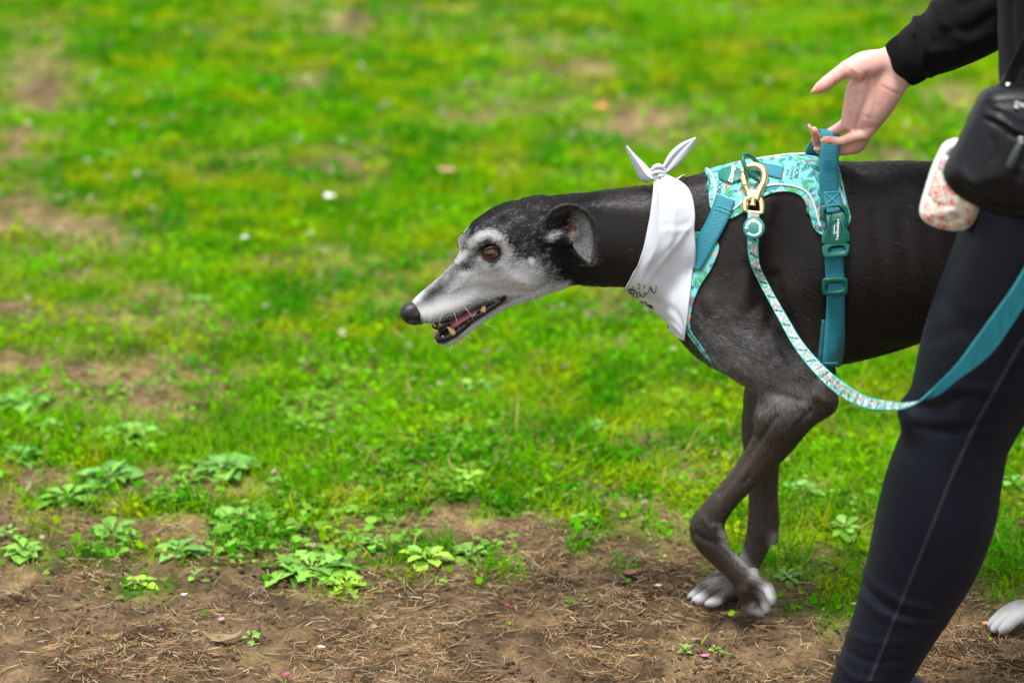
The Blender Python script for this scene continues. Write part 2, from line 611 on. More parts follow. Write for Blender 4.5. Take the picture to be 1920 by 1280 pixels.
def blades(XY, H, W, colr, seed, lean=.55, seg=3, z=None):
    """ribbon blades rooted at XY: one joined mesh"""
    r = np.random.default_rng(seed)
    n = len(XY)
    z = gz(XY) if z is None else z
    az = r.uniform(0, 2 * math.pi, n)
    fa = az + r.normal(0, .9, n)
    ln = np.abs(r.normal(0, lean, n)) + .12
    D = np.stack([np.cos(az), np.sin(az), np.zeros(n)], 1)
    Wd = np.stack([-np.sin(fa), np.cos(fa), np.zeros(n)], 1) * (W * .5)[:, None]
    root = np.stack([XY[:, 0], XY[:, 1], z - .002], 1)
    V = np.empty((n, 2 * seg + 1, 3), np.float32)
    Cc = np.empty((n, 2 * seg + 1, 3), np.float32)
    for k in range(seg + 1):
        t = k / seg
        c = root + np.stack([0 * H, 0 * H, H * (t - .25 * np.clip(ln, 0, 1.3) * t * t)], 1) + D * (H * ln * t ** 1.7)[:, None]
        if k < seg:
            w = (1 - t) ** .45
            V[:, 2 * k] = c - Wd * w
            V[:, 2 * k + 1] = c + Wd * w
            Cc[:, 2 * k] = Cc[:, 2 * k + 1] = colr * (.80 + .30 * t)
        else:
            V[:, 2 * seg] = c
            Cc[:, 2 * seg] = colr * 1.1
    b = np.arange(n)[:, None] * (2 * seg + 1)
    quads = [b + np.array([[2 * k, 2 * k + 1, 2 * k + 3, 2 * k + 2]]) for k in range(seg - 1)]
    F = [np.vstack(quads)] if quads else []
    F.append(b + np.array([[2 * seg - 2, 2 * seg - 1, 2 * seg]]))
    return V.reshape(-1, 3), F, Cc.reshape(-1, 3)

def scatter(n, y0, y1, margin, seed, pw=1.0):
    """random ground places in the wedge the photograph sees, with a margin to both sides"""
    r = np.random.default_rng(seed)
    out = []
    tot = 0
    while tot < n:
        y = y0 + (y1 - y0) * r.random(n * 2)
        half = .2235 * np.hypot(y - CAM[1], CAM[2]) + margin
        hm = .2235 * np.hypot(y1 - CAM[1], CAM[2]) + margin
        k = r.random(n * 2) < half / hm * ((y0 - CAM[1]) / (y - CAM[1])) ** pw
        y, half = y[k], half[k]
        x = r.uniform(-1, 1, len(y)) * half
        out.append(np.stack([x, y], 1)); tot += len(y)
    return np.vstack(out)[:n]

def grass_color(XY, r):
    n = len(XY)
    g = r.random(n)
    a = fnoise(XY, 3.2, 71, 3)
    b = fnoise(XY, 11, 73, 2)
    deep, mid, yel, dry = np.array([.050, .275, .001]), np.array([.185, .445, .001]), np.array([.360, .455, .002]), np.array([.46, .36, .11])
    k = np.clip((a - .5) * 3.4 + .45 + (b - .5) * 1.3 + r.normal(0, .25, n), 0, 1)[:, None]
    c = deep * (1 - k) + mid * k
    y = np.clip((b - .50) * 3.0 + r.normal(.14, .20, n) + 1.9 * (.44 - a), 0, 1)[:, None]
    c = c * (1 - y) + yel * y
    d = g < .025 + .20 * soil(XY) + .10 * smooth(.54, .72, fnoise(XY, 5, 87, 3))
    c[d] = dry * r.uniform(.55, 1.1, (d.sum(), 1))
    return c * r.uniform(.75, 1.25, (n, 1))

NB = 260000
r = np.random.default_rng(11)
XY = scatter(int(NB * 1.5), -.80, 6.6, .75, 12, .55)
s = soil(XY)
dn = fnoise(XY, 14, 77, 2)
lush = fnoise(XY, 1.5, 79, 2)
keep = r.random(len(XY)) < (np.clip(1 - 1.06 * s, .014, 1) ** 1.3) * np.clip(.45 + 1.1 * dn, .2, 1)
XY = XY[keep]
s = s[keep]
lush = lush[keep]; dn = dn[keep]
H = (.011 + .016 * lush + .012 * dn) * r.uniform(.5, 1.7, len(XY)) * (1 - .35 * s)
tall = r.random(len(XY)) < .02
H[tall] *= 1.8
dist_ = np.hypot(XY[:, 1] - CAM[1], CAM[2])
W = r.uniform(.0018, .0040, len(XY)) * np.clip(dist_ / 3.4, 1, 2.4)
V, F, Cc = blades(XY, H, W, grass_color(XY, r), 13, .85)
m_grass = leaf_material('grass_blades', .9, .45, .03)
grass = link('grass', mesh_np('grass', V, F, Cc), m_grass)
tag(grass, 'short bright green grass growing thick behind the dog and thin on the soil', 'grass', None, 'stuff')

# low leafy sward between the blades (clover, moss, seedlings): tiny round leaves
XY = scatter(70000, -.75, 6.4, .7, 21, .6)
s = soil(XY)
q = fnoise(XY, 6, 83, 2)
keep = r.random(len(XY)) < np.clip(1 - 1.02 * s, .02, 1) * smooth(.34, .58, q)
XY = XY[keep]
n = len(XY)
rad = r.uniform(.0025, .006, n) * np.clip(np.hypot(XY[:, 1] - CAM[1], CAM[2]) / 3.6, 1, 2)
zz = gz(XY) + r.uniform(.004, .028, n)
tl = r.normal(0, .45, (n, 2))
az = np.linspace(0, 2 * math.pi, 6, endpoint=False)[None] + r.uniform(0, 6, (n, 1))
V = np.empty((n, 6, 3))
V[:, :, 0] = XY[:, :1] + rad[:, None] * np.cos(az)
V[:, :, 1] = XY[:, 1:] + rad[:, None] * np.sin(az)
V[:, :, 2] = zz[:, None] + rad[:, None] * (np.cos(az) * tl[:, :1] + np.sin(az) * tl[:, 1:])
Cc = grass_color(XY, r) * np.array([.85, 1.0, 2.0])
Cc = np.repeat(Cc, 6, 0)
F = np.arange(n)[:, None] * 6
F = [np.hstack([F, F + 1, F + 2, F + 3]), np.hstack([F, F + 3, F + 4, F + 5])]
tag(link('ground_cover', mesh_np('ground_cover', V.reshape(-1, 3), F, Cc), m_grass), 'tiny round leaves growing low between the grass blades', 'ground cover', None, 'stuff')

# ---- dry grass and needles lying on the soil
XY = scatter(360000, -.95, 4.5, .6, 31, 1.6)
s = soil(XY)
q = fnoise(XY, 8, 91, 3)
keep = r.random(len(XY)) < (.04 + .96 * s) * (.12 + 1.1 * smooth(.30, .62, q))
XY = XY[keep]
n = len(XY)
L = r.uniform(.006, .025, n) * r.choice([1, 1, 1, 1.7], n)
az = r.uniform(0, 2 * math.pi, n)
w = r.uniform(.0003, .00072, n)
z0 = gz(XY) + r.uniform(.0005, .006, n)
bend = r.normal(0, .28, n)
pitch = r.normal(0, .12, n)
pts = []
for t in (-.5, -.17, .17, .5):
    off = bend * (t * t - .1)
    dx = np.cos(az) * L * t - np.sin(az) * L * off
    dy = np.sin(az) * L * t + np.cos(az) * L * off
    pts.append(np.stack([XY[:, 0] + dx, XY[:, 1] + dy, z0 + L * t * pitch + .0012], 1))
sd = np.stack([-np.sin(az), np.cos(az), r.normal(0, .5, n)], 1) * w[:, None]
V = np.empty((n, 8, 3))
for k in range(4):
    kk = 1.0 if k in (1, 2) else .5
    V[:, 2 * k] = pts[k] - sd * kk
    V[:, 2 * k + 1] = pts[k] + sd * kk
pal = np.array([(.40, .27, .12), (.30, .135, .05), (.46, .36, .20), (.20, .11, .055), (.33, .24, .13), (.13, .08, .045), (.50, .41, .26)])
Cc = pal[r.choice(7, n, p=[.22, .2, .13, .16, .15, .10, .04])] * r.uniform(.48, 1.15, (n, 1))
Cc = np.repeat(Cc, 8, 0)
b = np.arange(n)[:, None] * 8
F = np.vstack([b + np.array([[2 * k, 2 * k + 1, 2 * k + 3, 2 * k + 2]]) for k in range(3)])
m_litter = leaf_material('dry_litter', .7, .15, .25)
tag(link('dry_litter', mesh_np('dry_litter', V.reshape(-1, 3), F, Cc), m_litter), 'dry grass stems and conifer needles strewn over the soil', 'litter', None, 'stuff')

# ---- soil crumbs
ico_v, ico_f = [], []
t_ = (1 + 5 ** .5) / 2
ico_v = np.array([(-1, t_, 0), (1, t_, 0), (-1, -t_, 0), (1, -t_, 0), (0, -1, t_), (0, 1, t_), (0, -1, -t_), (0, 1, -t_), (t_, 0, -1), (t_, 0, 1), (-t_, 0, -1), (-t_, 0, 1)]) / 1.9
ico_f = np.array([(0, 11, 5), (0, 5, 1), (0, 1, 7), (0, 7, 10), (0, 10, 11), (1, 5, 9), (5, 11, 4), (11, 10, 2), (10, 7, 6), (7, 1, 8), (3, 9, 4), (3, 4, 2), (3, 2, 6), (3, 6, 8), (3, 8, 9), (4, 9, 5), (2, 4, 11), (6, 2, 10), (8, 6, 7), (9, 8, 1)])
XY = scatter(60000, -.95, 1.6, .5, 51, 1.6)
s = soil(XY)
q = fnoise(XY, 7, 93, 3)
keep = r.random(len(XY)) < s * smooth(.40, .62, q)
XY = XY[keep]
n = len(XY)
rad = .0009 + .0042 * r.random(n) ** 5
V = ico_v[None] * r.uniform(.45, 1.45, (n, 12, 1)) * rad[:, None, None] * np.array([1, 1, .7])
V = V + np.stack([XY[:, 0], XY[:, 1], gz(XY) + rad * .25], 1)[:, None]
Cc = np.repeat(np.array([.095, .064, .040])[None] * r.uniform(.4, 1.3, (n, 1)), 12, 0)
F = (np.arange(n)[:, None, None] * 12 + ico_f[None]).reshape(-1, 3)
m_crumb = mat('soil_crumb', (.08, .05, .03), rough=.9, attr='Col', spec=.2)
tag(link('soil_crumbs', mesh_np('soil_crumbs', V.reshape(-1, 3), F, Cc), m_crumb), 'dark crumbs and small clods of soil on the trodden ground', 'soil crumbs', None, 'stuff')

# ---- broad-leaved weeds, each leaf its own piece
def leaf_mesh(kind, seed):
    r = random.Random(seed)
    nu, nv = 13, 5
    V, Cc = [], []
    for i in range(nu):
        t = i / (nu - 1)
        if kind == 'round':
            w = .44 * math.sin(math.pi * min(1, max(0, t)) ** .8) ** .7 if 0 < t < 1 else 0
        elif kind == 'lobed':
            w = (.12 + .24 * t) * (1 + .55 * math.sin(t * 19 + seed)) * math.sin(math.pi * t ** 1.35) ** .6 if 0 < t < 1 else 0
        else:
            w = .34 * (math.sin(math.pi * t ** 1.7)) ** .8 * (1 + .14 * math.sin(t * 23 + seed)) if 0 < t < 1 else 0
        w = max(w, .022)
        if t == 1: w = .01
        for j in range(nv):
            v = (j / (nv - 1) - .5) * 2
            x = t - .25 * abs(v) * w
            y = v * w * (1 + r.uniform(-.06, .06))
            z = .30 * t - .42 * t * t + .24 * abs(v) ** 1.3 * w + r.uniform(-.016, .016) * (0 < t < 1)
            V.append((x, y, z))
            base_c = (.175, .42, .036) if abs(v) > .2 else (.25, .47, .055)
            if t < .22: base_c = (.26, .44, .05)
            k = r.uniform(.88, 1.12)
            Cc.append([q * k for q in base_c])
    F = grid_faces(nu, nv)
    return mesh_np('leaf', V, F, np.array(Cc))
m_weed = []
for nm, tint in (('weed_leaf', (1, 1, 1)), ('blue_green_weed_leaf', (.88, .98, 1.5)), ('yellow_green_weed_leaf', (1.7, 1.35, 1.0))):
    m = leaf_material(nm, .42, .28, .5)
    nt = m.node_tree
    at_ = [x for x in nt.nodes if x.type == 'ATTRIBUTE'][0]
    oi = nt.nodes.new('ShaderNodeObjectInfo')
    mr = nt.nodes.new('ShaderNodeMapRange'); mr.inputs['To Min'].default_value = .72; mr.inputs['To Max'].default_value = 1.30
    nt.links.new(oi.outputs['Random'], mr.inputs['Value'])
    v1 = nt.nodes.new('ShaderNodeVectorMath'); v1.operation = 'MULTIPLY'; v1.inputs[1].default_value = tint
    v2 = nt.nodes.new('ShaderNodeVectorMath'); v2.operation = 'SCALE'
    nt.links.new(at_.outputs['Color'], v1.inputs[0]); nt.links.new(v1.outputs[0], v2.inputs[0]); nt.links.new(mr.outputs['Result'], v2.inputs['Scale'])
    for x in nt.nodes:
        if x.type == 'BSDF_PRINCIPLED': nt.links.new(v2.outputs[0], x.inputs['Base Color'])
        if x.type == 'BSDF_TRANSLUCENT': nt.links.new(v2.outputs[0], x.inputs['Color'])
    m_weed.append(m)
LEAVES = {}
for kind in ('oval', 'round', 'lobed'):
    for sd in range(4):
        for c in range(3):
            me = leaf_mesh(kind, sd)
            me.materials.append(m_weed[c])
            LEAVES[kind, sd, c] = me
WEEDS = [  # px, py, spread px, leaves, kind, colour, label
    (585, 1055, 108, 17, 'lobed', 0, 'largest leafy weed on the soil below the dog\'s muzzle, a wide ragged rosette'),
    (648, 1092, 66, 11, 'lobed', 2, 'bright ragged weed rosette just below right of the largest weed'),
    (800, 1045, 82, 9, 'oval', 2, 'yellow-green weed with long oval leaves right of the largest weed'),
    (885, 1030, 62, 8, 'oval', 0, 'low green weed at the right end of the weed row, beside a grass tuft'),
    (450, 968, 80, 14, 'round', 0, 'round-leaved weed rosette above left of the largest weed'),
    (425, 868, 98, 18, 'round', 1, 'big blue-green weed clump at the lawn edge left of centre'),
    (205, 892, 80, 13, 'oval', 1, 'blue-green weed between the two worn soil strips at left'),
    (212, 996, 78, 11, 'oval', 0, 'flat weed rosette with broad oval leaves on the soil at left'),
    (45, 1035, 62, 11, 'oval', 0, 'lone weed rosette nearest the left edge of the picture on the soil'),
    (335, 1032, 74, 9, 'oval', 1, 'sparse weed with dull pointed leaves right of the flat rosette'),
    (262, 1092, 48, 12, 'round', 2, 'small many-leaved weed lowest on the soil at left'),
    (245, 808, 88, 22, 'round', 0, 'dense small-leaved weed mat above the blue-green weed at left'),
    (40, 752, 78, 12, 'oval', 1, 'dark blue-green weed at the left edge beside the worn patch'),
    (35, 852, 64, 9, 'oval', 1, 'broad-leaved weed at the left edge below the dark blue-green one'),
    (128, 930, 70, 9, 'oval', 0, 'spreading weed left of the flat rosette with toothed pale leaves'),
    (880, 895, 62, 8, 'oval', 2, 'pale yellow-green weed standing in the lawn below the dog\'s chin'),
    (898, 722, 52, 5, 'round', 1, 'few pale broad leaves in the lawn straight below the dog\'s mouth'),
    (1118, 800, 52, 9, 'round', 1, 'pale weed in the lawn left of the dog\'s front legs'),
    (1500, 912, 54, 10, 'round', 1, 'pale blue-green weed right behind the dog\'s front legs'),
    (1098, 975, 38, 8, 'oval', 0, 'small weed at the soil edge left of the dog\'s front legs'),
    (1340, 1220, 24, 6, 'round', 0, 'tiny round-leaved seedling on the soil under the dog\'s paws, right one of the pair'),
    (1285, 1228, 26, 5, 'oval', 0, 'tiny oval-leaved seedling on the soil, left one of the pair under the paws'),
    (366, 1082, 26, 4, 'oval', 0, 'little upright seedling right of the small many-leaved weed'),
    (470, 1200, 26, 5, 'oval', 0, 'little seedling beside the brown fallen leaf'),
    (1240, 1046, 22, 5, 'round', 2, 'tiny bright seedling on the soil left of the dog\'s wrist'),
    (1096, 1130, 18, 4, 'round', 2, 'tiny single seedling out on the bare soil'),
    (1586, 990, 60, 10, 'oval', 0, 'green weed in the lawn between the dog\'s legs and the walker\'s leg'),
    (1476, 1080, 40, 8, 'oval', 0, 'small weed just behind the dog\'s front paws'),
    (372, 562, 48, 8, 'round', 1, 'blurred blue-green weed far back in the lawn left of the muzzle'),
    (215, 292, 50, 8, 'round', 1, 'blurred blue-green weed far back at upper left'),
    (560, 795, 44, 7, 'round', 0, 'small round-leaved weed in the lawn behind the big blue-green clump'),
    (15, 1002, 40, 5, 'oval', 0, 'weed cut by the left edge above the lone rosette'),
    (300, 935, 40, 9, 'round', 0, 'small loose weed right of the blue-green weed between the soil strips'),
    (520, 905, 44, 10, 'round', 0, 'small weed at the lawn edge right of the big blue-green clump'),
    (95, 800, 50, 12, 'round', 0, 'small-leaved weed between the left edge weeds and the dense mat'),
    (700, 1020, 40, 9, 'oval', 0, 'small weed between the largest weed and the yellow-green one'),
    (1900, 905, 40, 6, 'oval', 1, 'pale weed in the lawn right of the walker\'s calf'),
]
rw = random.Random(5)
for px, py, sp, nl, kind, c, lab in WEEDS:
    base = atg(px, py + sp * .12)
    base[2] = gz(base[None, :2])[0]
    e = empty('weed', base, lab, 'weed', 'broad-leaved weeds in the lawn and soil')
    R = sp / scale_at(base)
    a0 = rw.uniform(0, 6)
    nl = int(nl * 1.45)
    for i in range(nl):
        inner = i / nl
        o = bpy.data.objects.new('leaf', LEAVES[kind, rw.randrange(4), c if rw.random() < .8 else rw.choice((0, c))])
        col.objects.link(o)
        o.parent = e
        ln = R * .82 * (1.0 - .55 * inner) * rw.uniform(.7, 1.15)
        az = a0 + i * 2.4 + rw.uniform(-.3, .3)
        off = R * .10
        if kind == 'round':
            off = R * rw.uniform(.1, .5) * (1 - .7 * inner); ln *= .66
        o.location = (math.cos(az) * off, math.sin(az) * off, .004 + .012 * inner)
        o.rotation_euler = (rw.uniform(-.35, .35), -.02 - .42 * inner + rw.uniform(-.16, .14), az)
        o.scale = (ln, ln * rw.uniform(.65, 1.08), ln)

# ---- loose leafy growth between the rosettes
XY = scatter(60000, -.75, 1.6, .5, 71, .8)
Q_ = proj(np.stack([XY[:, 0], XY[:, 1], 0 * XY[:, 0]], 1))
q = fnoise(XY, 5.5, 97, 3)
zone = smooth(700, 790, Q_[:, 1]) * smooth(1120, 1010, Q_[:, 1]) * smooth(1020, 820, Q_[:, 0]) + .22 * smooth(600, 700, Q_[:, 1]) * smooth(1000, 960, Q_[:, 1])
keep = np.random.default_rng(72).random(len(XY)) < .40 * zone * smooth(.46, .64, q)
XY = XY[keep]
n = len(XY)
r = np.random.default_rng(73)
LV = [verts(leaf_mesh(k, s)) for k in ('oval', 'round', 'lobed') for s in (1, 2)]
nv_ = len(LV[0])
pick = r.integers(0, len(LV), n)
base = np.stack([XY[:, 0], XY[:, 1], gz(XY) + r.uniform(.002, .016, n)], 1)
V = np.empty((n, nv_, 3))
az, pt, ro = r.uniform(0, 6.28, n), r.uniform(-.6, .15, n), r.normal(0, .3, n)
sz = r.uniform(.007, .024, n)
for k in range(len(LV)):
    m_ = pick == k
    L_ = LV[k][None] * sz[m_, None, None]
    x, y, z = L_[..., 0], L_[..., 1], L_[..., 2]
    c, s_ = np.cos(ro[m_])[:, None], np.sin(ro[m_])[:, None]
    y, z = y * c - z * s_, y * s_ + z * c
    c, s_ = np.cos(pt[m_])[:, None], np.sin(pt[m_])[:, None]
    x, z = x * c + z * s_, -x * s_ + z * c
    c, s_ = np.cos(az[m_])[:, None], np.sin(az[m_])[:, None]
    V[m_] = np.stack([x * c - y * s_, x * s_ + y * c, z], -1)
V += base[:, None]
Cc = np.array([.17, .45, .035])[None] * r.uniform(.55, 1.3, (n, 1)) * np.array([1, 1, 1]) + np.array([.10, .03, .03])[None] * r.random((n, 1))
F = (np.arange(n)[:, None, None] * nv_ + grid_faces(13, 5)[None]).reshape(-1, 4)
tag(link('leafy_growth', mesh_np('leafy_growth', V.reshape(-1, 3), F, np.repeat(Cc, nv_, 0)), m_grass), 'loose small leaves sprouting between the weed rosettes at lower left', 'ground cover', None, 'stuff')

# ---- single fallen leaves and petals
def flake(name, px, py, size, color, label, cat, z=.006, lift=.25, aspect=.6, az=0.0, rough=.6):
    base = atg(px, py)
    base[2] = gz(base[None, :2])[0] + z
    Ls = size / scale_at(base)
    nu, nv = 9, 5
    G = np.zeros((nu, nv, 3))
    for i in range(nu):
        t = i / (nu - 1)
        w = aspect * .5 * max(.06, math.sin(math.pi * (t * .94 + .03)) ** .8)
        for j in range(nv):
            v = (j / (nv - 1) - .5) * 2
            x, y = (t - .5), v * w
            zz = lift * (t - .5) ** 2 + lift * .8 * (v * w) ** 2 + .03 * math.sin(9 * t + 4 * v)
            G[i, j] = (x * math.cos(az) - y * math.sin(az), x * math.sin(az) + y * math.cos(az), zz)
    V, F = slab_np(G * Ls + base, .0006, base + np.array([0, 0, 1.0]))
    me = mesh_np(name, V, F)
    return tag(link(name, me, mat(name + '_' + cat.replace(' ', '_'), color, rough=rough, vary=.35, vscale=120)), label, cat)
flake('fallen_leaf', 1125, 220, 34, (.62, .22, .06), 'orange fallen leaf lying in the lawn above the white bandana', 'fallen leaf', .035, .5, .9, 1.3)
flake('fallen_leaf', 618, 387, 30, (.75, .75, .68), 'whitish leaf lying in the lawn left of the dog\'s forehead', 'fallen leaf', .03, .5, .7, 1.9)
flake('fallen_leaf', 418, 1200, 74, (.22, .17, .075), 'curled olive brown leaf on the soil at lower left', 'fallen leaf', .008, .9, .42, .12)
flake('fallen_leaf', 1182, 1078, 30, (.22, .10, .065), 'reddish brown leaf scrap on the soil left of the dog\'s wrist', 'fallen leaf', .006, .5, .6, .3)
flake('fallen_leaf', 840, 335, 40, (.40, .26, .11), 'tan leaf lying in the lawn left of the bandana ends', 'fallen leaf', .025, .5, .7, -.5)
flake('petal', 415, 1168, 14, (.75, .22, .30), 'pink petal with a pale base lying above the curled olive leaf', 'petal', .006, .5, .9, 1.2)
flake('petal', 302, 1184, 10, (.62, .10, .28), 'tiny magenta petal on the soil left of the curled olive leaf', 'petal')
flake('petal', 952, 1126, 12, (.60, .04, .22), 'magenta petal at the tip of the grass tuft on the soil', 'petal')
flake('petal', 1322, 1237, 16, (.70, .18, .34), 'pink petal lying between the two tiny seedlings', 'petal', .005, .4, .7, .1)
flake('petal', 537, 1277, 14, (.65, .06, .26), 'magenta petal at the bottom edge of the soil', 'petal')
flake('petal', 603, 1207, 16, (.78, .75, .74), 'white petal alone on the bare soil in front', 'petal', .005, .4, .5, -.2)
flake('petal', 345, 1108, 14, (.66, .52, .66), 'pale lilac petal right of the small many-leaved weed', 'petal', .006, .4, .6, .4)
flake('petal', 1234, 1105, 12, (.80, .78, .72), 'white petal on the soil left of the dog\'s far paw', 'petal')
flake('petal', 460, 466, 14, (.80, .78, .72), 'small white petal far back in the lawn at left', 'petal', .03, .4, .9)
flake('fallen_leaf', 1850, 1166, 18, (.62, .30, .16), 'small orange leaf scrap beside the dog\'s white hind paw', 'fallen leaf', .01, .4, .7)
# =================================================================== the greyhound
YAW = math.radians(17)
HN = np.array([math.sin(YAW), -math.cos(YAW), 0.0])     # sideways axis of the turned head, towards the photographer
HF = np.array([-math.cos(YAW), -math.sin(YAW), 0.0])
H0 = at(1045, 445, 0.0)

def hp(px, py, lat=0.0):
    return at_plane(px, py, H0 + HN * (lat / SC), HN)

def nodes(L, Y=0.0):
    P = np.array([at(n[0], n[1], (n[3] if len(n) > 3 else Y)) for n in L])
    return P, np.array([n[2] / scale_at(p) for n, p in zip(L, P)])

def hnodes(L, lat=0.0):
    P = np.array([hp(n[0], n[1], (n[3] if len(n) > 3 else lat)) for n in L])
    return P, np.array([n[2] / scale_at(p) for n, p in zip(L, P)])

YV = np.array([0, 1.0, 0])
def px_(v): return v / SC

lo, hi = at(725, 250, 0.17), at(2260, 1210, -0.17)
LO = np.array([lo[0], -0.17, -0.012])
HI = np.array([hi[0], 0.15, at(1400, 265, 0)[2]])
dog_b = Body(LO, HI, 0.0021)
B = dog_b
# trunk
B.chain(*nodes([(1335, 440, 108), (1400, 418, 113), (1480, 412, 119), (1570, 416, 114), (1700, 418, 117), (1850, 425, 118), (2000, 445, 115), (2110, 500, 85)]), k=0.02, squash=(YV, 0.62))
B.chain(*nodes([(1385, 545, 105), (1450, 572, 110), (1530, 585, 106), (1610, 575, 102), (1700, 550, 98), (1780, 520, 88), (1880, 500, 78), (2000, 490, 75)]), k=0.045, squash=(YV, 0.70))
B.chain(*nodes([(1490, 480, 120, 0), (1600, 490, 125, 0), (1720, 480, 115, 0)]), k=0.04, squash=(YV, 0.80))
# neck
B.chain(*nodes([(1040, 452, 76), (1118, 449, 89), (1200, 446, 98), (1290, 462, 118), (1370, 490, 140)]), k=0.03, squash=(YV, 0.66))
# breast bone
B.chain(*nodes([(1305, 560, 52), (1335, 610, 60), (1375, 655, 48), (1430, 690, 30)]), k=0.035, squash=(YV, 1.0))
# fore legs
for s in (-1, 1):
    yo = 0.0 if s < 0 else 0.0
    B.chain(*nodes([(1430, 400, 42, s * 0.040), (1385, 480, 56, s * 0.054), (1338, 580, 62, s * 0.06)]), k=0.035, squash=(YV, 0.55))
    if s < 0:
        B.chain(*nodes([(1345, 590, 62, -0.062), (1410, 655, 66, -0.068), (1475, 705, 54, -0.07), (1515, 738, 37, -0.072)]), k=0.03, squash=(YV, 0.6))
        B.chain(*nodes([(1480, 560, 60, -0.06), (1520, 660, 45, -0.066), (1540, 742, 20, -0.07), (1550, 757, 14, -0.07)]), k=0.025, squash=(YV, 0.5))
        B.chain(*nodes([(1535, 752, 24, -0.07), (1478, 768, 55, -0.07), (1451, 823, 40, -0.068), (1412, 875, 29.5, -0.066), (1368, 925, 24.5, -0.064), (1338, 962, 27, -0.062), (1325, 989, 31, -0.06), (1330, 1014, 26, -0.06), (1352, 1042, 22.5, -0.058), (1384, 1074, 22, -0.055), (1398, 1092, 22, -0.055)]), k=0.018, squash=(YV, 0.78), n=6)
        B.chain(*nodes([(1347, 995, 10, -0.062), (1355, 1004, 8, -0.062)]), k=0.006)
        for q in ([(1402, 1086, 14, -.058), (1436, 1099, 11.5, -.074), (1446, 1117, 11, -.080), (1449, 1127, 8, -.081)],
                  [(1398, 1090, 14, -.056), (1428, 1112, 11.5, -.062), (1438, 1134, 11, -.064), (1440, 1143, 8, -.064)],
                  [(1394, 1092, 14, -.050), (1410, 1120, 11.5, -.046), (1421, 1142, 11, -.045), (1426, 1150, 8, -.045)],
                  [(1392, 1092, 13, -.046), (1396, 1119, 11, -.032), (1404, 1138, 10.5, -.030), (1409, 1145, 8, -.030)]):
            B.chain(*nodes(q), k=0.0022)
        B.chain(*nodes([(1395, 1102, 17, -.053), (1408, 1126, 13, -.053)]), k=0.008, squash=(YV, 1.2))
        B.chain(*nodes([(1414, 1072, 9, -.05), (1420, 1080, 7, -.05)]), k=0.006)
    else:
        B.chain(*nodes([(1350, 580, 62, 0.06), (1410, 640, 62, 0.066), (1440, 700, 45, 0.066), (1436, 750, 42, 0.066), (1428, 810, 37, 0.064), (1430, 870, 31, 0.062), (1431, 930, 27.5, 0.06), (1432, 968, 29, 0.058), (1430, 992, 29, 0.056), (1422, 1014, 25, 0.054), (1412, 1040, 22, 0.05), (1400, 1070, 20, 0.046), (1388, 1090, 19, 0.043)]), k=0.018, squash=(YV, 0.8), n=6)
        B.chain(*nodes([(1450, 1004, 10, 0.058), (1453, 1012, 7, 0.058)]), k=0.006)
        for q in ([(1388, 1090, 14, .052), (1346, 1083, 11.5, .072), (1318, 1100, 11, .076), (1306, 1109, 8, .076)],
                  [(1386, 1095, 15, .046), (1338, 1094, 12, .054), (1308, 1111, 11, .056), (1296, 1118, 8, .056)],
                  [(1386, 1098, 15, .040), (1342, 1106, 12, .036), (1316, 1121, 11, .036), (1304, 1126, 8, .036)],
                  [(1386, 1102, 14, .034), (1358, 1117, 11.5, .018), (1338, 1128, 10.5, .017), (1328, 1132, 8, .017)]):
            B.chain(*nodes(q), k=0.0022)
        B.chain(*nodes([(1385, 1108, 16, .042), (1345, 1118, 14, .042)]), k=0.008, squash=(YV, 1.4))
# hind legs (behind the walker, the near paw shows at her far side)
B.chain(*nodes([(2075, 470, 95, -0.05), (2050, 580, 88, -0.062), (1995, 700, 48, -0.066), (2010, 800, 40, -0.064), (2030, 900, 27, -0.06), (2040, 970, 27, -0.058), (2022, 1015, 22, -0.058), (1985, 1085, 20, -0.058), (1955, 1140, 21, -0.058)]), k=0.03, squash=(YV, 0.7))
for q in ([(1957, 1140, 16, -.062), (1912, 1156, 11.5, -.082), (1888, 1174, 11, -.086), (1879, 1181, 8, -.087)],
          [(1955, 1142, 17, -.058), (1901, 1150, 12, -.066), (1874, 1170, 11, -.068), (1864, 1178, 8, -.069)],
          [(1955, 1140, 17, -.052), (1896, 1142, 12, -.049), (1868, 1162, 11, -.049), (1858, 1170, 8, -.049)],
          [(1955, 1138, 16, -.046), (1906, 1136, 11.5, -.032), (1882, 1152, 10.5, -.031), (1873, 1159, 8, -.031)]):
    B.chain(*nodes(q), k=0.0022)
B.chain(*nodes([(2085, 480, 95, 0.05), (2075, 590, 85, 0.06), (2040, 715, 48, 0.064), (2090, 820, 38, 0.062), (2160, 915, 26, 0.06), (2180, 950, 26, 0.06), (2178, 1000, 20, 0.06), (2165, 1070, 20, 0.06), (2150, 1105, 22, 0.06), (2105, 1118, 18, 0.06)]), k=0.03, squash=(YV, 0.7))
B.chain(*nodes([(2150, 480, 22, 0), (2200, 560, 16, 0), (2225, 700, 11, 0), (2215, 830, 7, 0)]), k=0.02)
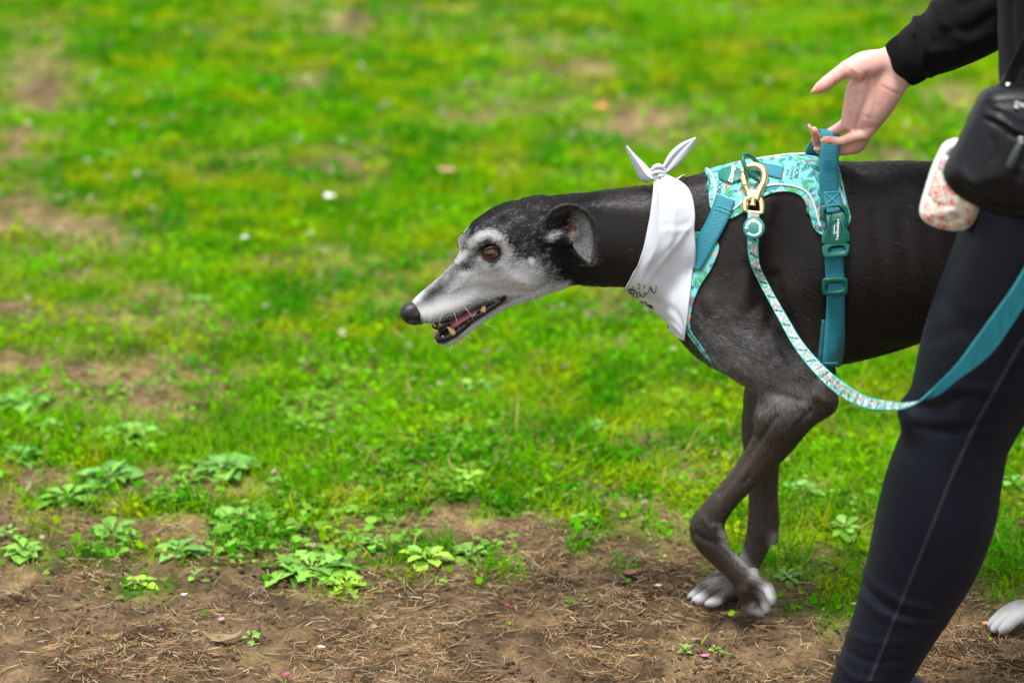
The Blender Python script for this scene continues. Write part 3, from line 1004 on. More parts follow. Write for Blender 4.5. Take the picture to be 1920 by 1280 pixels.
# head, built apart so that the mouth stays open
HD = Body(LO, HI, 0.0021)
HS = (HN, 0.80)
HD.chain(*hnodes([(1050, 447, 72), (1000, 440, 66), (962, 442, 64.5), (930, 455, 56)]), k=0.012, squash=HS)
HD.chain(*hnodes([(930, 462, 55), (905, 492, 48), (878, 520, 41), (850, 541, 35.5), (822, 559, 31), (797, 575, 26), (782, 585, 21)]), k=0.016, squash=(HN, 0.70))
for s in (-1, 1):
    HD.chain(*hnodes([(1015, 490, 42), (985, 500, 44), (955, 505, 36), (925, 512, 26)], s * 26), k=0.02, squash=(HN, 0.7))      # cheek
    HD.chain(*hnodes([(945, 552, 15), (905, 553, 18), (870, 571, 17), (835, 583, 18), (805, 591, 15)], s * 17), k=0.012, squash=(HN, 0.7))   # upper lip
    HD.chain(*hnodes([(880, 458 if s > 0 else 441, 10 if s > 0 else 8), (900, 447 if s > 0 else 434, 15 if s > 0 else 12), (930, 446, 15), (948, 456, 10)], s * (34 if s > 0 else 27)), k=0.014)   # brow
    HD.chain(*hnodes([(900, 492, 9), (925, 496, 11), (950, 492, 10)], s * 38), k=0.012)         # below the eye
HD.chain(*hnodes([(985, 385, 14), (1010, 377, 11), (1030, 376, 7)], -44), k=0.012)              # far ear, laid back
JW = Body(LO, HI, 0.0021)
JW.chain(*hnodes([(1030, 508, 38), (985, 530, 35), (950, 556, 20), (920, 579, 14), (890, 600, 13), (862, 620, 14), (842, 632, 15), (828, 637, 11)]), k=0.008, squash=(HN, 1.0))
HD.union(JW, 0.0045)
# mouth corner: the gape between the lips
HD.chain(*hnodes([(942, 561, 1.0), (915, 573, 5), (890, 588, 8), (862, 603, 11), (835, 613, 12), (800, 618, 12)]), k=0.004, squash=(HN, 9.0), op='sub')
# eye sockets
EYE = hp(920.5, 473.5, 40)
EYF = hp(871, 455, -32)
for e, s in ((EYE, 1), (EYF, -1)):
    if s > 0: HD.chain(np.array([e + HN * s * 0.004]), np.array([16.2 / SC]), k=0.004, op='sub', squash=(HN, 0.9))
    HD.chain(np.array([e - HN * s * 0.010]), np.array([15.0 / SC]), k=0.003)
# root of the near ear, with its tuft
HD.chain(*hnodes([(1018, 436, 14, 52), (1032, 418, 14, 56), (1052, 402, 12, 62)]), k=0.012, squash=(HN, 0.8))
HD.chain(*hnodes([(1024, 443, 12, 58), (1044, 448, 12, 66), (1064, 447, 11, 70), (1078, 440, 9, 74)]), k=0.008, squash=(HN, 0.7))
B.union(HD, 0.02)
dog_me = B.mesh('body', 2)
del HD, JW, B
dog_b = None

# modelling of muscles and bones on the side that shows
crease(dog_me, [(1452, 520), (1475, 590), (1500, 650), (1535, 705)], 14, 8.5)
crease(dog_me, [(1545, 700), (1600, 660), (1680, 655)], 16, 5.1)
crease(dog_me, [(1440, 735), (1470, 742), (1500, 752)], 9, 4.5)
crease(dog_me, [(1415, 730), (1430, 765)], 10, 4)
crease(dog_me, [(1455, 782), (1420, 830), (1385, 880), (1350, 925)], 6, 4.08)
crease(dog_me, [(1520, 770), (1470, 815), (1430, 860), (1395, 905)], 5, 3.4)
crease(dog_me, [(1500, 780), (1450, 835), (1410, 885)], 5, -2.6)
crease(dog_me, [(1436, 900), (1440, 950), (1438, 985)], 5, 3.0)
crease(dog_me, [(1318, 970), (1330, 985), (1352, 985)], 6, -3.0)
crease(dog_me, [(1345, 1020), (1370, 1045), (1395, 1070)], 4, 3.2)
crease(dog_me, [(1530, 740), (1548, 752)], 9, -5)
crease(dog_me, [(1330, 560), (1370, 610), (1430, 660), (1490, 700)], 16, -5)
crease(dog_me, [(1380, 600), (1430, 570), (1480, 600)], 14, 4)
crease(dog_me, [(1305, 1000), (1325, 1012), (1350, 1014)], 6, 4.25)
crease(dog_me, [(1440, 380), (1420, 450), (1400, 530), (1385, 590)], 18, -6.8)
crease(dog_me, [(1070, 510), (1120, 500), (1170, 505)], 14, 3)
crease(dog_me, [(1040, 400), (1090, 385), (1150, 390), (1210, 400)], 20, -3)
crease(dog_me, [(1030, 470), (1060, 490), (1075, 520)], 12, 6.8)
crease(dog_me, [(955, 520), (1000, 540)], 10, -3.4)
crease(dog_me, [(860, 505), (890, 500), (905, 495)], 9, 5.1)
crease(dog_me, [(935, 420), (985, 400), (1020, 410)], 14, 5.1)
crease(dog_me, [(1640, 400), (1650, 500), (1640, 600)], 12, 1.4)
crease(dog_me, [(1690, 410), (1700, 510), (1690, 600)], 12, 1.4)
crease(dog_me, [(1740, 410), (1745, 510), (1735, 590)], 12, 1.4)
crease(dog_me, [(1400, 500), (1450, 560), (1440, 620)], 12, 4.25)

# ---- coat: black, frosted with age on the face, grey on the breast, white toes
BLACK = np.array([0.0042, 0.0041, 0.0041])
BROWN = np.array([0.0165, 0.0132, 0.0108])
WHITE = np.array([0.80, 0.79, 0.775])

def coat_px(V):
    """side view coordinates of a body point; the far side mirrors the near one"""
    W = V.copy()
    head = smooth(at(1110, 450)[0], at(1060, 450)[0], V[:, 0])
    lat = (V - H0) @ HN
    far = (lat < 0) & (head > 0.5)
    W[far] -= np.outer(2 * lat[far], HN)
    fb = (V[:, 1] > 0) & (head <= 0.5) & (V[:, 2] > at(1400, 800)[2])
    W[fb, 1] *= -1
    return proj(W)

STROKES = [  # (polyline, radius, strength): where white hairs grow, plus the ear's lit edge painted in
    ([(792, 588), (815, 582), (850, 565), (895, 545), (945, 540), (985, 545)], 23, 1.0),
    ([(828, 645), (870, 625), (905, 603), (960, 575), (1010, 553), (1050, 543)], 15, 1.0),
    ([(1010, 550), (1065, 543), (1110, 541)], 9, .55),
    ([(778, 560), (802, 530), (832, 500), (850, 474), (862, 440), (868, 424)], 11, .95),
    ([(858, 490), (880, 468), (893, 447), (915, 440), (938, 450), (952, 474)], 11, .80),
    ([(845, 535), (880, 512), (905, 500)], 24, .82),
    ([(895, 530), (950, 515), (1000, 528)], 32, .88),
    ([(950, 485), (985, 505)], 20, .55),
    ([(993, 492), (994, 493)], 5.5, 1.6), ([(988, 533), (989, 534)], 6.5, 1.6),
    ([(1092, 436), (1097, 455), (1100, 478)], 17, .52),
    ([(1052, 436), (1078, 434), (1098, 430)], 12, .36),
    ([(885, 418), (935, 402), (1000, 405)], 34, .06), ([(960, 440), (1010, 455)], 30, .10),
    ([(1030, 445), (1040, 440)], 10, .7), ([(1060, 442), (1080, 445)], 9, .55),
    ([(1028, 412), (1040, 400), (1062, 392), (1090, 397), (1108, 418), (1114, 440), (1113, 465)], 5, .26),  # ear rim: grey sheen of the lit edge painted into the coat
    ([(1310, 640), (1345, 690), (1400, 735), (1420, 765)], 13, .42),
    ([(1350, 640), (1420, 690), (1470, 725)], 56, .34),
    ([(1320, 1040), (1355, 1068), (1380, 1085)], 8, .0),
    ([(1362, 1015), (1392, 1045), (1416, 1074)], 11, .55),
    ([(1356, 995), (1356, 1005)], 9, .7), ([(1453, 1005), (1451, 1018)], 9, .55),
    ([(1436, 1106), (1444, 1125), (1428, 1146), (1412, 1142)], 12, 1.0),
    ([(1298, 1116), (1314, 1124)], 13, 1.0), ([(1328, 1128), (1348, 1132)], 9, .95),
    ([(1345, 1085), (1330, 1090)], 10, .3),
    ([(1855, 1175), (1890, 1160), (1950, 1145), (1985, 1100)], 28, 1.1),
    ([(1340, 985), (1350, 1010)], 14, .10),
]
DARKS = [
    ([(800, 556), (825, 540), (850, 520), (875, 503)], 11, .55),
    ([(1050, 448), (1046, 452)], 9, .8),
    ([(1045, 415), (1075, 410)], 10, .7),  # inside the ear: dark fur, with the hollow's shade painted in
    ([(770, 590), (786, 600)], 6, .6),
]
TANS = [([(1072, 420), (1066, 432)], 9, .9), ([(1086, 420), (1080, 424)], 6, .5)]

def coat(V):
    Q = coat_px(V)
    nz = fnoise(V, 70, 5, 3) - 0.5
    Qn = Q + 10 * np.stack([fnoise(V, 60, 9, 2) - .5, fnoise(V, 60, 17, 2) - .5], 1)
    w = np.zeros(len(V))
    for L, r, s in STROKES:
        d = dist_poly(Qn, L) / r
        w = np.maximum(w, s * np.exp(-np.clip(d, 0, 9) ** 1.9 * 0.85))
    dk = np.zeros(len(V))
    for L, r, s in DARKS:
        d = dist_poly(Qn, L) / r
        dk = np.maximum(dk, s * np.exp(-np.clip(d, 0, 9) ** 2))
    tn = np.zeros(len(V))
    for L, r, s in TANS:
        tn = np.maximum(tn, s * np.exp(-(dist_poly(Qn, L) / r) ** 2))
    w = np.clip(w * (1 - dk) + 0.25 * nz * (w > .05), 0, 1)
    return w, tn, Q

DV = verts(dog_me)
DN = normals(dog_me)
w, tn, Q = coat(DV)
br = np.clip(smooth(1080, 1180, Q[:, 0]) * 0.62 + 0.5 * (fnoise(DV, 9, 3, 2) - .4), 0, 1)  # brown coat; on the neck it also paints in the lit sheen
TAUPE = np.array([.056, .042, .032])
def taupe(Q, V):
    t = smooth(600, 770, Q[:, 1]) * smooth(1270, 1300, Q[:, 0]) * smooth(1620, 1560, Q[:, 0])
    t = np.maximum(t, .40 * np.exp(-(np.hypot(Q[:, 0] - 1370, Q[:, 1] - 560) / 90) ** 2))
    return np.clip(t * (.30 + .9 * fnoise(V, 16, 15, 3)), 0, 1)[:, None]
base = BLACK[None] * (1 - br[:, None]) + BROWN[None] * br[:, None]
def ear_grey(Q):
    rim = np.exp(-(dist_poly(Q, [(1026, 414), (1036, 402), (1060, 392), (1090, 396), (1110, 416), (1116, 442), (1114, 468), (1106, 489)]) / 6.5) ** 2)  # rim highlight put into the colour so the ear's edge reads as lit
    fl = np.exp(-(dist_poly(Q, [(1094, 440), (1096, 460), (1102, 482)]) / 16) ** 4)
    return np.clip(rim * .8 + fl * .9, 0, 1)[:, None] * smooth(1124, 1117, Q[:, 0])[:, None]
EARC = np.array([.050, .044, .041])
tp_ = taupe(Q, DV)
e_ = ear_grey(Q)
base = base * (1 - tp_) + TAUPE * tp_
base = base * (1 - e_) + EARC * e_
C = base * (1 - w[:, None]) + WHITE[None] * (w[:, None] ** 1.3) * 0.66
C = C * (1 - tn[:, None]) + np.array([.25, .09, .035])[None] * tn[:, None]
# dark naked skin: eyelids and lips
lid = np.exp(-(np.linalg.norm(DV - EYE, axis=1) / (17.6 / SC)) ** 10) + np.exp(-(np.linalg.norm(DV - EYF, axis=1) / (15.0 / SC)) ** 8)
lipl = np.exp(-(dist_poly(Q, [(946, 558), (934, 569), (906, 589), (872, 610), (856, 630), (832, 642), (822, 640)]) / 4.6) ** 2)
lipu = np.exp(-(dist_poly(Q, [(944, 558), (925, 563)]) / 4) ** 2)
skin = np.clip(lid + lipl + lipu, 0, 1)[:, None]
C = C * (1 - skin) + np.array([.012, .009, .009])[None] * skin
set_col(dog_me, C)
m_coat, nt, bs = mat_new('short_black_coat')
a = nt.nodes.new('ShaderNodeAttribute'); a.attribute_name = 'Col'
nt.links.new(a.outputs['Color'], bs.inputs['Base Color'])
bs.inputs['Roughness'].default_value = 0.46
bs.inputs['Specular IOR Level'].default_value = 0.24
tc = nt.nodes.new('ShaderNodeTexCoord')
mpn = nt.nodes.new('ShaderNodeMapping'); mpn.inputs['Scale'].default_value = (60, 400, 260)
mpn.inputs['Rotation'].default_value = (0, 0.35, 0)
nt.links.new(tc.outputs['Object'], mpn.inputs['Vector'])
nz = nt.nodes.new('ShaderNodeTexNoise'); nz.inputs['Scale'].default_value = 2.0; nz.inputs['Detail'].default_value = 3
nt.links.new(mpn.outputs['Vector'], nz.inputs['Vector'])
bp = nt.nodes.new('ShaderNodeBump'); bp.inputs['Strength'].default_value = 0.18; bp.inputs['Distance'].default_value = 0.001
nt.links.new(nz.outputs['Fac'], bp.inputs['Height'])
nt.links.new(bp.outputs['Normal'], bs.inputs['Normal'])

dog = empty('greyhound', (at(1400, 700)[0], 0, 0), 'black greyhound with a grizzled white face, walking in a patterned harness beside the person', 'dog')
dog_body = link('body', dog_me, m_coat, dog)
dog_bvh = bvh_of(dog_me)

# ---- near ear: a thin leather folded back, its inner side showing
EO = [(1020, 434, 58), (1026, 409, 68), (1043, 391, 76), (1070, 385, 82), (1097, 396, 87), (1114, 419, 90), (1119, 447, 90), (1116, 474, 88), (1107, 495, 86)]
EI = [(1028, 442, 60), (1040, 426, 64), (1054, 415, 66), (1070, 413, 70), (1082, 421, 74), (1085, 436, 78), (1077, 452, 80), (1082, 470, 83), (1103, 493, 85)]
eo, ei = catmull(EO, 8), catmull(EI, 8)
nu_, nv_ = len(eo), 19
G = np.zeros((nu_, nv_, 3)); lt = np.zeros((nu_, nv_))
for i in range(nu_):
    s_ = i / (nu_ - 1)
    for j in range(nv_):
        t = j / (nv_ - 1)
        q = eo[i] * (1 - t) + ei[i] * t
        dip = 11 * math.sin(math.pi * t) ** .8 * math.sin(math.pi * min(1, s_ * 1.02)) ** .7
        G[i, j] = hp(q[0], q[1], q[2] - dip + 4 * math.exp(-(t / .10) ** 2))
V, F = slab_np(G, .0030, CAM)
ear_me = mesh_np('ear', V, F)
we, te, Qe = coat(V)
tt = np.tile(np.tile(np.linspace(0, 1, nv_), nu_), 2); ss = np.tile(np.repeat(np.linspace(0, 1, nu_), nv_), 2)
inner = smooth(.10, .30, tt) * smooth(.34, .62, ss)
we = np.clip(.42 * inner * (.6 + .8 * fnoise(V, 160, 8, 2)), 0, 1)
Ce = np.array([.034, .030, .028])[None] * (1 - we[:, None]) + WHITE[None] * .5 * we[:, None]
Ce = Ce * (1 - .7 * te[:, None]) + np.array([.20, .075, .03])[None] * .7 * te[:, None]
set_col(ear_me, Ce)
ear_o = link('ear', ear_me, m_coat, dog)

# ---- eyes: dark lids, amber iris
def eyeball(c, side):
    r = 15.6 / SC
    nu, nv = 36, 25
    look = HN * side * 0.90 + HF * 0.38 + np.array([0, 0, 0.10]) if side > 0 else HN * side * 0.8 + HF * 0.6
    look /= np.linalg.norm(look)
    a = np.cross(look, [0, 0, 1.0]); a /= np.linalg.norm(a)
    b = np.cross(a, look)
    V, Cc = [], []
    for j in range(nv):
        th = math.pi * j / (nv - 1)
        for i in range(nu):
            ph = 2 * math.pi * i / nu
            V.append(c + r * (look * math.cos(th) + math.sin(th) * (a * math.cos(ph) + b * math.sin(ph))))
            d = math.degrees(th)
            if d < 25: q = (.008, .003, .002)
            elif d < 56:
                k = 0.75 + 0.35 * math.sin(7 * ph) * math.sin(3 * ph + 1)
                q = (.17 * k, .056 * k, .010 * k)
            elif d < 62: q = (.03, .012, .006)
            else: q = (.10, .055, .045)
            Cc.append(q)
    i = np.arange(nu)
    F = np.concatenate([np.stack([j * nu + i, j * nu + (i + 1) % nu, (j + 1) * nu + (i + 1) % nu, (j + 1) * nu + i], 1) for j in range(nv - 1)])
    return mesh_np('eye', np.array(V), F, np.array(Cc))

m_eye = mat('wet_amber_eye', (.2, .07, .02), rough=0.12, attr='Col', spec=0.5, coat=1.0)
m_eye.node_tree.nodes['Principled BSDF'].inputs['Coat Roughness'].default_value = 0.02
link('eye', eyeball(EYE - HN * 0.0022, 1), m_eye, dog)
link('eye', eyeball(EYF + HN * 0.0025, -1), m_eye, dog)
m_skin = mat('black_wet_skin', (.012, .010, .010), rough=0.28, spec=0.5, bump=(900, .5, .0006))
ang = np.linspace(0.15, math.pi - 0.1, 14)
def lid(c, sgn, r0, side):
    a = HF; b = np.array([0, 0, 1.0])
    P = [c + HN * side * (0.0030 + 0.0072 * max(0, math.sin(t)) ** .7) + (a * math.cos(t) * r0 * 1.12 + b * sgn * math.sin(t) * r0 * 0.78) / SC for t in np.linspace(0, math.pi, 16)]
    return tube('eyelid', P, np.concatenate([np.linspace(1.1, 2.0, 8), np.linspace(2.0, 1.1, 8)]) / SC, m_skin, dog, 8)
lid(EYE - HN * 0.0020, 1, 16.4, 1); lid(EYE - HN * 0.0020, -1, 16.4, 1)

# ---- nose leather
NB = Body(hp(735, 560, 40) - 0.05, hp(820, 560, -40) + 0.06, 0.0011)
NB.chain(*hnodes([(794, 580, 13), (778, 577, 12), (766, 582, 14), (764, 591, 12.5), (774, 599, 10.5), (788, 600, 8)]), k=0.004, squash=(HN, 1.25))
NB.chain(*hnodes([(790, 590, 14), (774, 588, 17)]), k=0.004)
for s in (-1, 1):
    NB.chain(*hnodes([(786, 590, 11, s * 9), (776, 594, 9, s * 8)]), k=0.006)
    NB.chain(*hnodes([(768, 600, 4.2, s * 12), (777, 603, 5.0, s * 18), (788, 598, 4.2, s * 24)]), k=0.003, op='sub')
NB.chain(*hnodes([(757, 590, 1.6), (762, 603, 1.6), (772, 610, 1.6)]), k=0.002, op='sub')
m_nose = mat('nose_leather', (.010, .009, .0095), rough=0.34, spec=0.55, bump=(1400, .6, .0007))
link('nose', NB.mesh('nose', 1), m_nose, dog)

# ---- mouth: gums, tongue, worn yellow teeth
m_tongue = mat('pink_tongue', (.42, .11, .15), rough=0.35, spec=0.5, sss=0.15, bump=(700, .4, .0005))
TB = Body(hp(795, 660, 55) - 0.06, hp(985, 540, -55) + 0.06, 0.0014)
TB.chain(*hnodes([(965, 550, 14), (930, 564, 13), (895, 583, 13), (866, 599, 11), (851, 609, 8)]), k=0.004, squash=(HN, 1.25))
link('tongue', TB.mesh('tongue', 1), m_tongue, dog)
GB = Body(hp(795, 665, 55) - 0.06, hp(985, 540, -55) + 0.06, 0.0014)
for s in (-1, 1):
    GB.chain(*hnodes([(948, 556, 4, s * 20), (932, 568, 6.5, s * 19), (905, 585, 6.5, s * 17), (884, 600, 6, s * 15), (868, 613, 7.5, s * 14), (852, 625, 6.5, s * 12), (836, 635, 6, s * 8), (824, 637, 5, 0)]), k=0.004)
    GB.chain(*hnodes([(948, 553, 4, s * 18), (925, 562, 4, s * 15), (890, 577, 4, s * 13), (850, 593, 4, s * 11), (818, 605, 4.5, s * 8)]), k=0.004)
    for q in ((878, 604), (892, 594), (902, 588), (914, 581), (925, 573), (936, 566)):
        GB.chain(*hnodes([(q[0], q[1], 4.2, s * 21), (q[0] + 2, q[1] - 3, 3.0, s * 21)]), k=0.003)
GB.chain(*hnodes([(955, 552, 14), (925, 566, 9)]), k=0.004, squash=(HN, 1.3))
GB.chain(*hnodes([(858, 616, 7), (838, 625, 8), (826, 630, 6)]), k=0.004, squash=(HN, 1.8))
GB.chain(*hnodes([(836, 634, 6, 10), (823, 636, 6, 3), (820, 632, 6, -6), (826, 624, 6, -13)]), k=0.004)
GB.chain(*hnodes([(850, 600, 8, -6), (826, 612, 7, -9), (814, 611, 5, -8)]), k=0.004)
link('gum', GB.mesh('gum', 1), m_skin, dog)
m_tooth = mat('yellowed_tooth', (.62, .44, .20), rough=0.25, spec=0.5, vary=.25, vscale=300)
for x0, y0, x1, y1, r0, r1, lat in ((851, 626, 838, 612, 6, 2.0, 14), (835, 634, 828, 630, 4.0, 2.2, 11), (828, 637, 822, 633, 3.6, 2.0, 7), (822, 640, 813, 638, 3.6, 2.2, 2),
                                    (822, 634, 815, 629, 3.6, 2.2, -4), (819, 628, 806, 623, 4.0, 2.4, -9), 
                                    (888, 594, 891, 586, 5.2, 3.4, 17), (905, 584, 905, 573, 6.2, 4.0, 19), (919, 562, 912, 566, 4.6, 3.0, 17), (813, 602, 815, 613, 4.5, 2.5, 4), (823, 600, 826, 612, 4.0, 2.0, -4)):
    p, q = hp(x0, y0, lat), hp(x1, y1, lat)
    P = [p + (q - p) * t + HF * (-.0012 * math.sin(t * 3)) for t in (0, .3, .6, .85, 1)]
    tube('tooth', P, np.array([r0, r0 * .97, (r0 * .6 + r1 * .4), r1, r1 * .45]) / SC, m_tooth, dog, 10)
m_claw = mat('dark_claw', (.03, .027, .025), rough=0.35)
for a, b, Ya, Yb in (((1445, 1128), (1449, 1140), -.071, -.073), ((1436, 1144), (1438, 1154), -.061, -.062), ((1302, 1119), (1289, 1124), .064, .066), ((1297, 1122), (1285, 1127), .048, .048), ((1306, 1127), (1297, 1132), .033, .031), ((1327, 1130), (1319, 1135), .020, .018), ((1859, 1176), (1848, 1184), -.060, -.061)):
    p, q = at(*a, Ya), at(*b, Yb)
    tube('claw', [p, (p + q) / 2 + np.array([0, 0, .002]), q], np.array([4, 3.2, 1]) / SC, m_claw, dog, 8)

# ---- fur: short strands following the coat
def sample(me, dens_fn, total, seed):
    r = np.random.default_rng(seed)
    me.calc_loop_triangles()
    T = np.empty(len(me.loop_triangles) * 3, np.int32)
    me.loop_triangles.foreach_get('vertices', T)
    T = T.reshape(-1, 3)
    V, N = verts(me), normals(me)
    c = V[T].mean(1)
    ar = 0.5 * np.linalg.norm(np.cross(V[T[:, 1]] - V[T[:, 0]], V[T[:, 2]] - V[T[:, 0]]), axis=1)
    p = ar * dens_fn(c)
    t = r.choice(len(T), total, p=p / p.sum())
    u, v = r.random(total), r.random(total)
    f = u + v > 1
    u[f], v[f] = 1 - u[f], 1 - v[f]
    P = V[T[t, 0]] * (1 - u - v)[:, None] + V[T[t, 1]] * u[:, None] + V[T[t, 2]] * v[:, None]
    n = N[T[t]].mean(1)
    n /= np.linalg.norm(n, axis=1)[:, None]
    return P, n, r

def flow(P):
    """the lie of the coat"""
    Q = proj(P)
    body = np.array([1.0, 0, -0.30])
    leg = np.array([0.15, 0, -1.0])
    hd = -HF * 0.86 + np.array([0, 0, 0.50])
    wl = smooth(640, 760, Q[:, 1]) * smooth(1230, 1280, Q[:, 0])
    wh = smooth(1120, 1040, Q[:, 0])
    D = body[None] * (1 - wl - wh)[:, None] + leg[None] * wl[:, None] + hd[None] * wh[:, None]
    ear = wh * np.exp(-(np.hypot(Q[:, 0] - 1095, Q[:, 1] - 460) / 40) ** 2)
    D = D * (1 - ear[:, None]) + np.array([0.2, 0, -1.0])[None] * ear[:, None]
    return D

def fur(name, me, n, dens, length, lift, width, colorfn, seed, skip=None):
    P, N, r = sample(me, dens, n, seed)
    if skip is not None:
        k = ~skip(P)
        P, N = P[k], N[k]
    n = len(P)
    D = flow(P) + r.normal(0, .22, (n, 3))
    D -= N * np.sum(D * N, 1)[:, None]
    D /= np.linalg.norm(D, axis=1)[:, None] + 1e-9
    L = length(P) * r.uniform(.6, 1.25, n)
    A = lift * r.uniform(.5, 1.6, n)
    pts = np.empty((n, 4, 3), np.float32)
    for i, t in enumerate((0, .33, .67, 1.0)):
        h = A * t * (1 - 0.35 * t)
        pts[:, i] = P - N * .0004 + D * (L * t)[:, None] + N * (L * h)[:, None]
    rad = np.empty((n, 4), np.float32)
    wd = width * r.uniform(.7, 1.3, n)
    for i, q in enumerate((1, .95, .7, .15)):
        rad[:, i] = wd * q
    cu = bpy.data.hair_curves.new(name)
    cu.add_curves([4] * n)
    cu.attributes['position'].data.foreach_set('vector', pts.ravel())
    ra = cu.attributes.get('radius') or cu.attributes.new('radius', 'FLOAT', 'POINT')
    ra.data.foreach_set('value', rad.ravel())
    c = np.hstack([colorfn(P, r), np.ones((n, 1))]).astype(np.float32)
    ca = cu.attributes.new('Col', 'FLOAT_COLOR', 'CURVE')
    ca.data.foreach_set('color', c.ravel())
    return cu

def fur_color(P, r):
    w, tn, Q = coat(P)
    n = len(P)
    S1 = np.stack([P[:, 0] * 90 + P[:, 2] * 60, P[:, 1] * 420, P[:, 2] * 380 - P[:, 0] * 130], 1)
    kc = (.22 + .12 * smooth(1160, 1060, Q[:, 0]))
    g = (1 - kc) * r.random(n) + kc * np.clip((fnoise(S1, 1.0, 77, 2) - .5) * 2.6 + .5, 0, 1)
    br = np.clip(smooth(1080, 1180, Q[:, 0]) * 0.72 + 0.5 * (fnoise(P, 9, 3, 2) - .4), 0, 1)[:, None]
    tp = taupe(Q, P)
    dark = (BLACK * (1 - br) + BROWN * br) * (1 - tp) + TAUPE * tp
    e_ = ear_grey(Q)
    dark = dark * (1 - e_) + EARC * e_
    dark = dark * np.exp(r.normal(0, .55, (n, 1)))
    hd_ = smooth(1160, 1060, Q[:, 0])[:, None]
    wht = WHITE[None] * (r.uniform(.45, 1.05, (n, 1)) * hd_ + r.uniform(.18, .62, (n, 1)) * (1 - hd_))
    wht = np.where((Q[:, 1:] > 1000), WHITE[None] * r.uniform(.5, 1.0, (n, 1)), wht)
    isw = g < np.clip(w * 1.06 + 0.006, 0, .965)
    c = np.where(isw[:, None], wht, dark)
    it = r.random(n) < tn * .8
    c[it] = np.array([.28, .11, .045]) * r.uniform(.6, 1.2, (it.sum(), 1))
    return c

def fur_len(P):
    Q = proj(P)
    l = np.full(len(P), .0075)
    l = l - .0035 * smooth(1060, 1000, Q[:, 0])
    l = l - .0015 * smooth(900, 800, Q[:, 0])
    l = l * (1 - .70 * np.exp(-(np.hypot(Q[:, 0] - 1095, Q[:, 1] - 440) / 40) ** 4))
    l = l * (1 - .62 * smooth(1030, 1075, Q[:, 1]))
    l = l + .003 * np.exp(-(np.hypot(Q[:, 0] - 1055, Q[:, 1] - 440) / 22) ** 2)
    return l

def bare(P):
    Q = proj(P)
    a = (np.linalg.norm(P - EYE, axis=1) < 18 / SC) | (np.linalg.norm(P - EYF, axis=1) < 18 / SC)
    b = dist_poly(Q, [(946, 558), (934, 569), (906, 589), (872, 610), (856, 630), (832, 642), (822, 640)]) < 4.5
    c = np.hypot(Q[:, 0] - 772, Q[:, 1] - 588) < 20
    return a | b | c

m_fur, nt, bs = mat_new('fur_strands')
a = nt.nodes.new('ShaderNodeAttribute'); a.attribute_name = 'Col'
nt.links.new(a.outputs['Color'], bs.inputs['Base Color'])
bs.inputs['Roughness'].default_value = 0.6
bs.inputs['Specular IOR Level'].default_value = 0.1
hb = nt.nodes.new('ShaderNodeBsdfHairPrincipled')
hb.parametrization = 'COLOR'
nt.links.new(a.outputs['Color'], hb.inputs['Color'])
hb.inputs['Roughness'].default_value = .28
hb.inputs['Radial Roughness'].default_value = .5
mxh = nt.nodes.new('ShaderNodeMixShader'); mxh.inputs[0].default_value = .26
nt.links.new(bs.outputs[0], mxh.inputs[1]); nt.links.new(hb.outputs[0], mxh.inputs[2])
nt.links.new(mxh.outputs[0], nt.nodes['Material Output'].inputs['Surface'])
def dens(c):
    Q = proj(c)
    seen = np.where(c[:, 1] < 0.03, 1.0, .35)
    return seen * (1 + 7.0 * smooth(1140, 1060, Q[:, 0])) * smooth(1960, 1860, Q[:, 0]) + .05
fu = fur('fur', dog_me, 300000, dens, fur_len, .30, .000098, fur_color, 4, bare)
fur_o = link('fur', fu, m_fur, dog)
fur_o['kind'] = 'stuff'
def ear_color(P, r):
    Q = proj(P)
    n = len(P)
    rim = dist_poly(Q, [q[:2] for q in EO])
    wi = (.10 + .42 * fnoise(P, 260, 19, 2)) * 1.2 * smooth(3, 12, rim) * smooth(1060, 1085, Q[:, 0] + .4 * (Q[:, 1] - 420))
    tn = np.exp(-((Q[:, 0] - 1070) ** 2 + (Q[:, 1] - 424) ** 2) / 9 ** 2)
    g = r.random(n)
    c = np.where((g < wi + .07)[:, None], WHITE[None] * r.uniform(.3, .85, (n, 1)), np.array([.030, .027, .026])[None] * np.exp(r.normal(0, .5, (n, 1))))
    it = r.random(n) < tn * .6
    c[it] = np.array([.24, .095, .04])
    return c
ef = link('ear_fur', fur('ear_fur', ear_me, 9000, lambda c: np.ones(len(c)), lambda P: np.full(len(P), .0032), .25, .00009, ear_color, 14), m_fur, dog)
ef['kind'] = 'stuff'
# whiskers
m_wh = mat('white_whisker', (.75, .75, .73), rough=.3)
for x, y, dx, dy, lat in ((830, 585, -10, 40, 22), (848, 578, 14, 44, 24), (868, 572, 26, 38, 26), (990, 536, 18, 44, 38), (994, 538, 30, 30, 38), (850, 640, -8, 26, 10), (868, 628, 24, 14, 14), (908, 606, 26, 20, 18), (815, 590, -14, 22, 20)):
    p = hp(x, y, lat)
    q = hp(x + dx, y + dy, lat + 14)
    tube('whisker', [p, (p + q) / 2 + np.array([0, -.003, .004]), q], np.array([.00022, .00018, .00006]), m_wh, dog, 4)
# =================================================================== printed fabric
PRINT = dict(aqua=(.155, .50, .48), teal=(.008, .13, .155), green=(.085, .38, .17), dark=(.015, .20, .14), coral=(.62, .15, .05), pink=(.68, .34, .36), white=(.82, .80, .78), mauve=(.20, .14, .19), yellow=(.70, .45, .10))

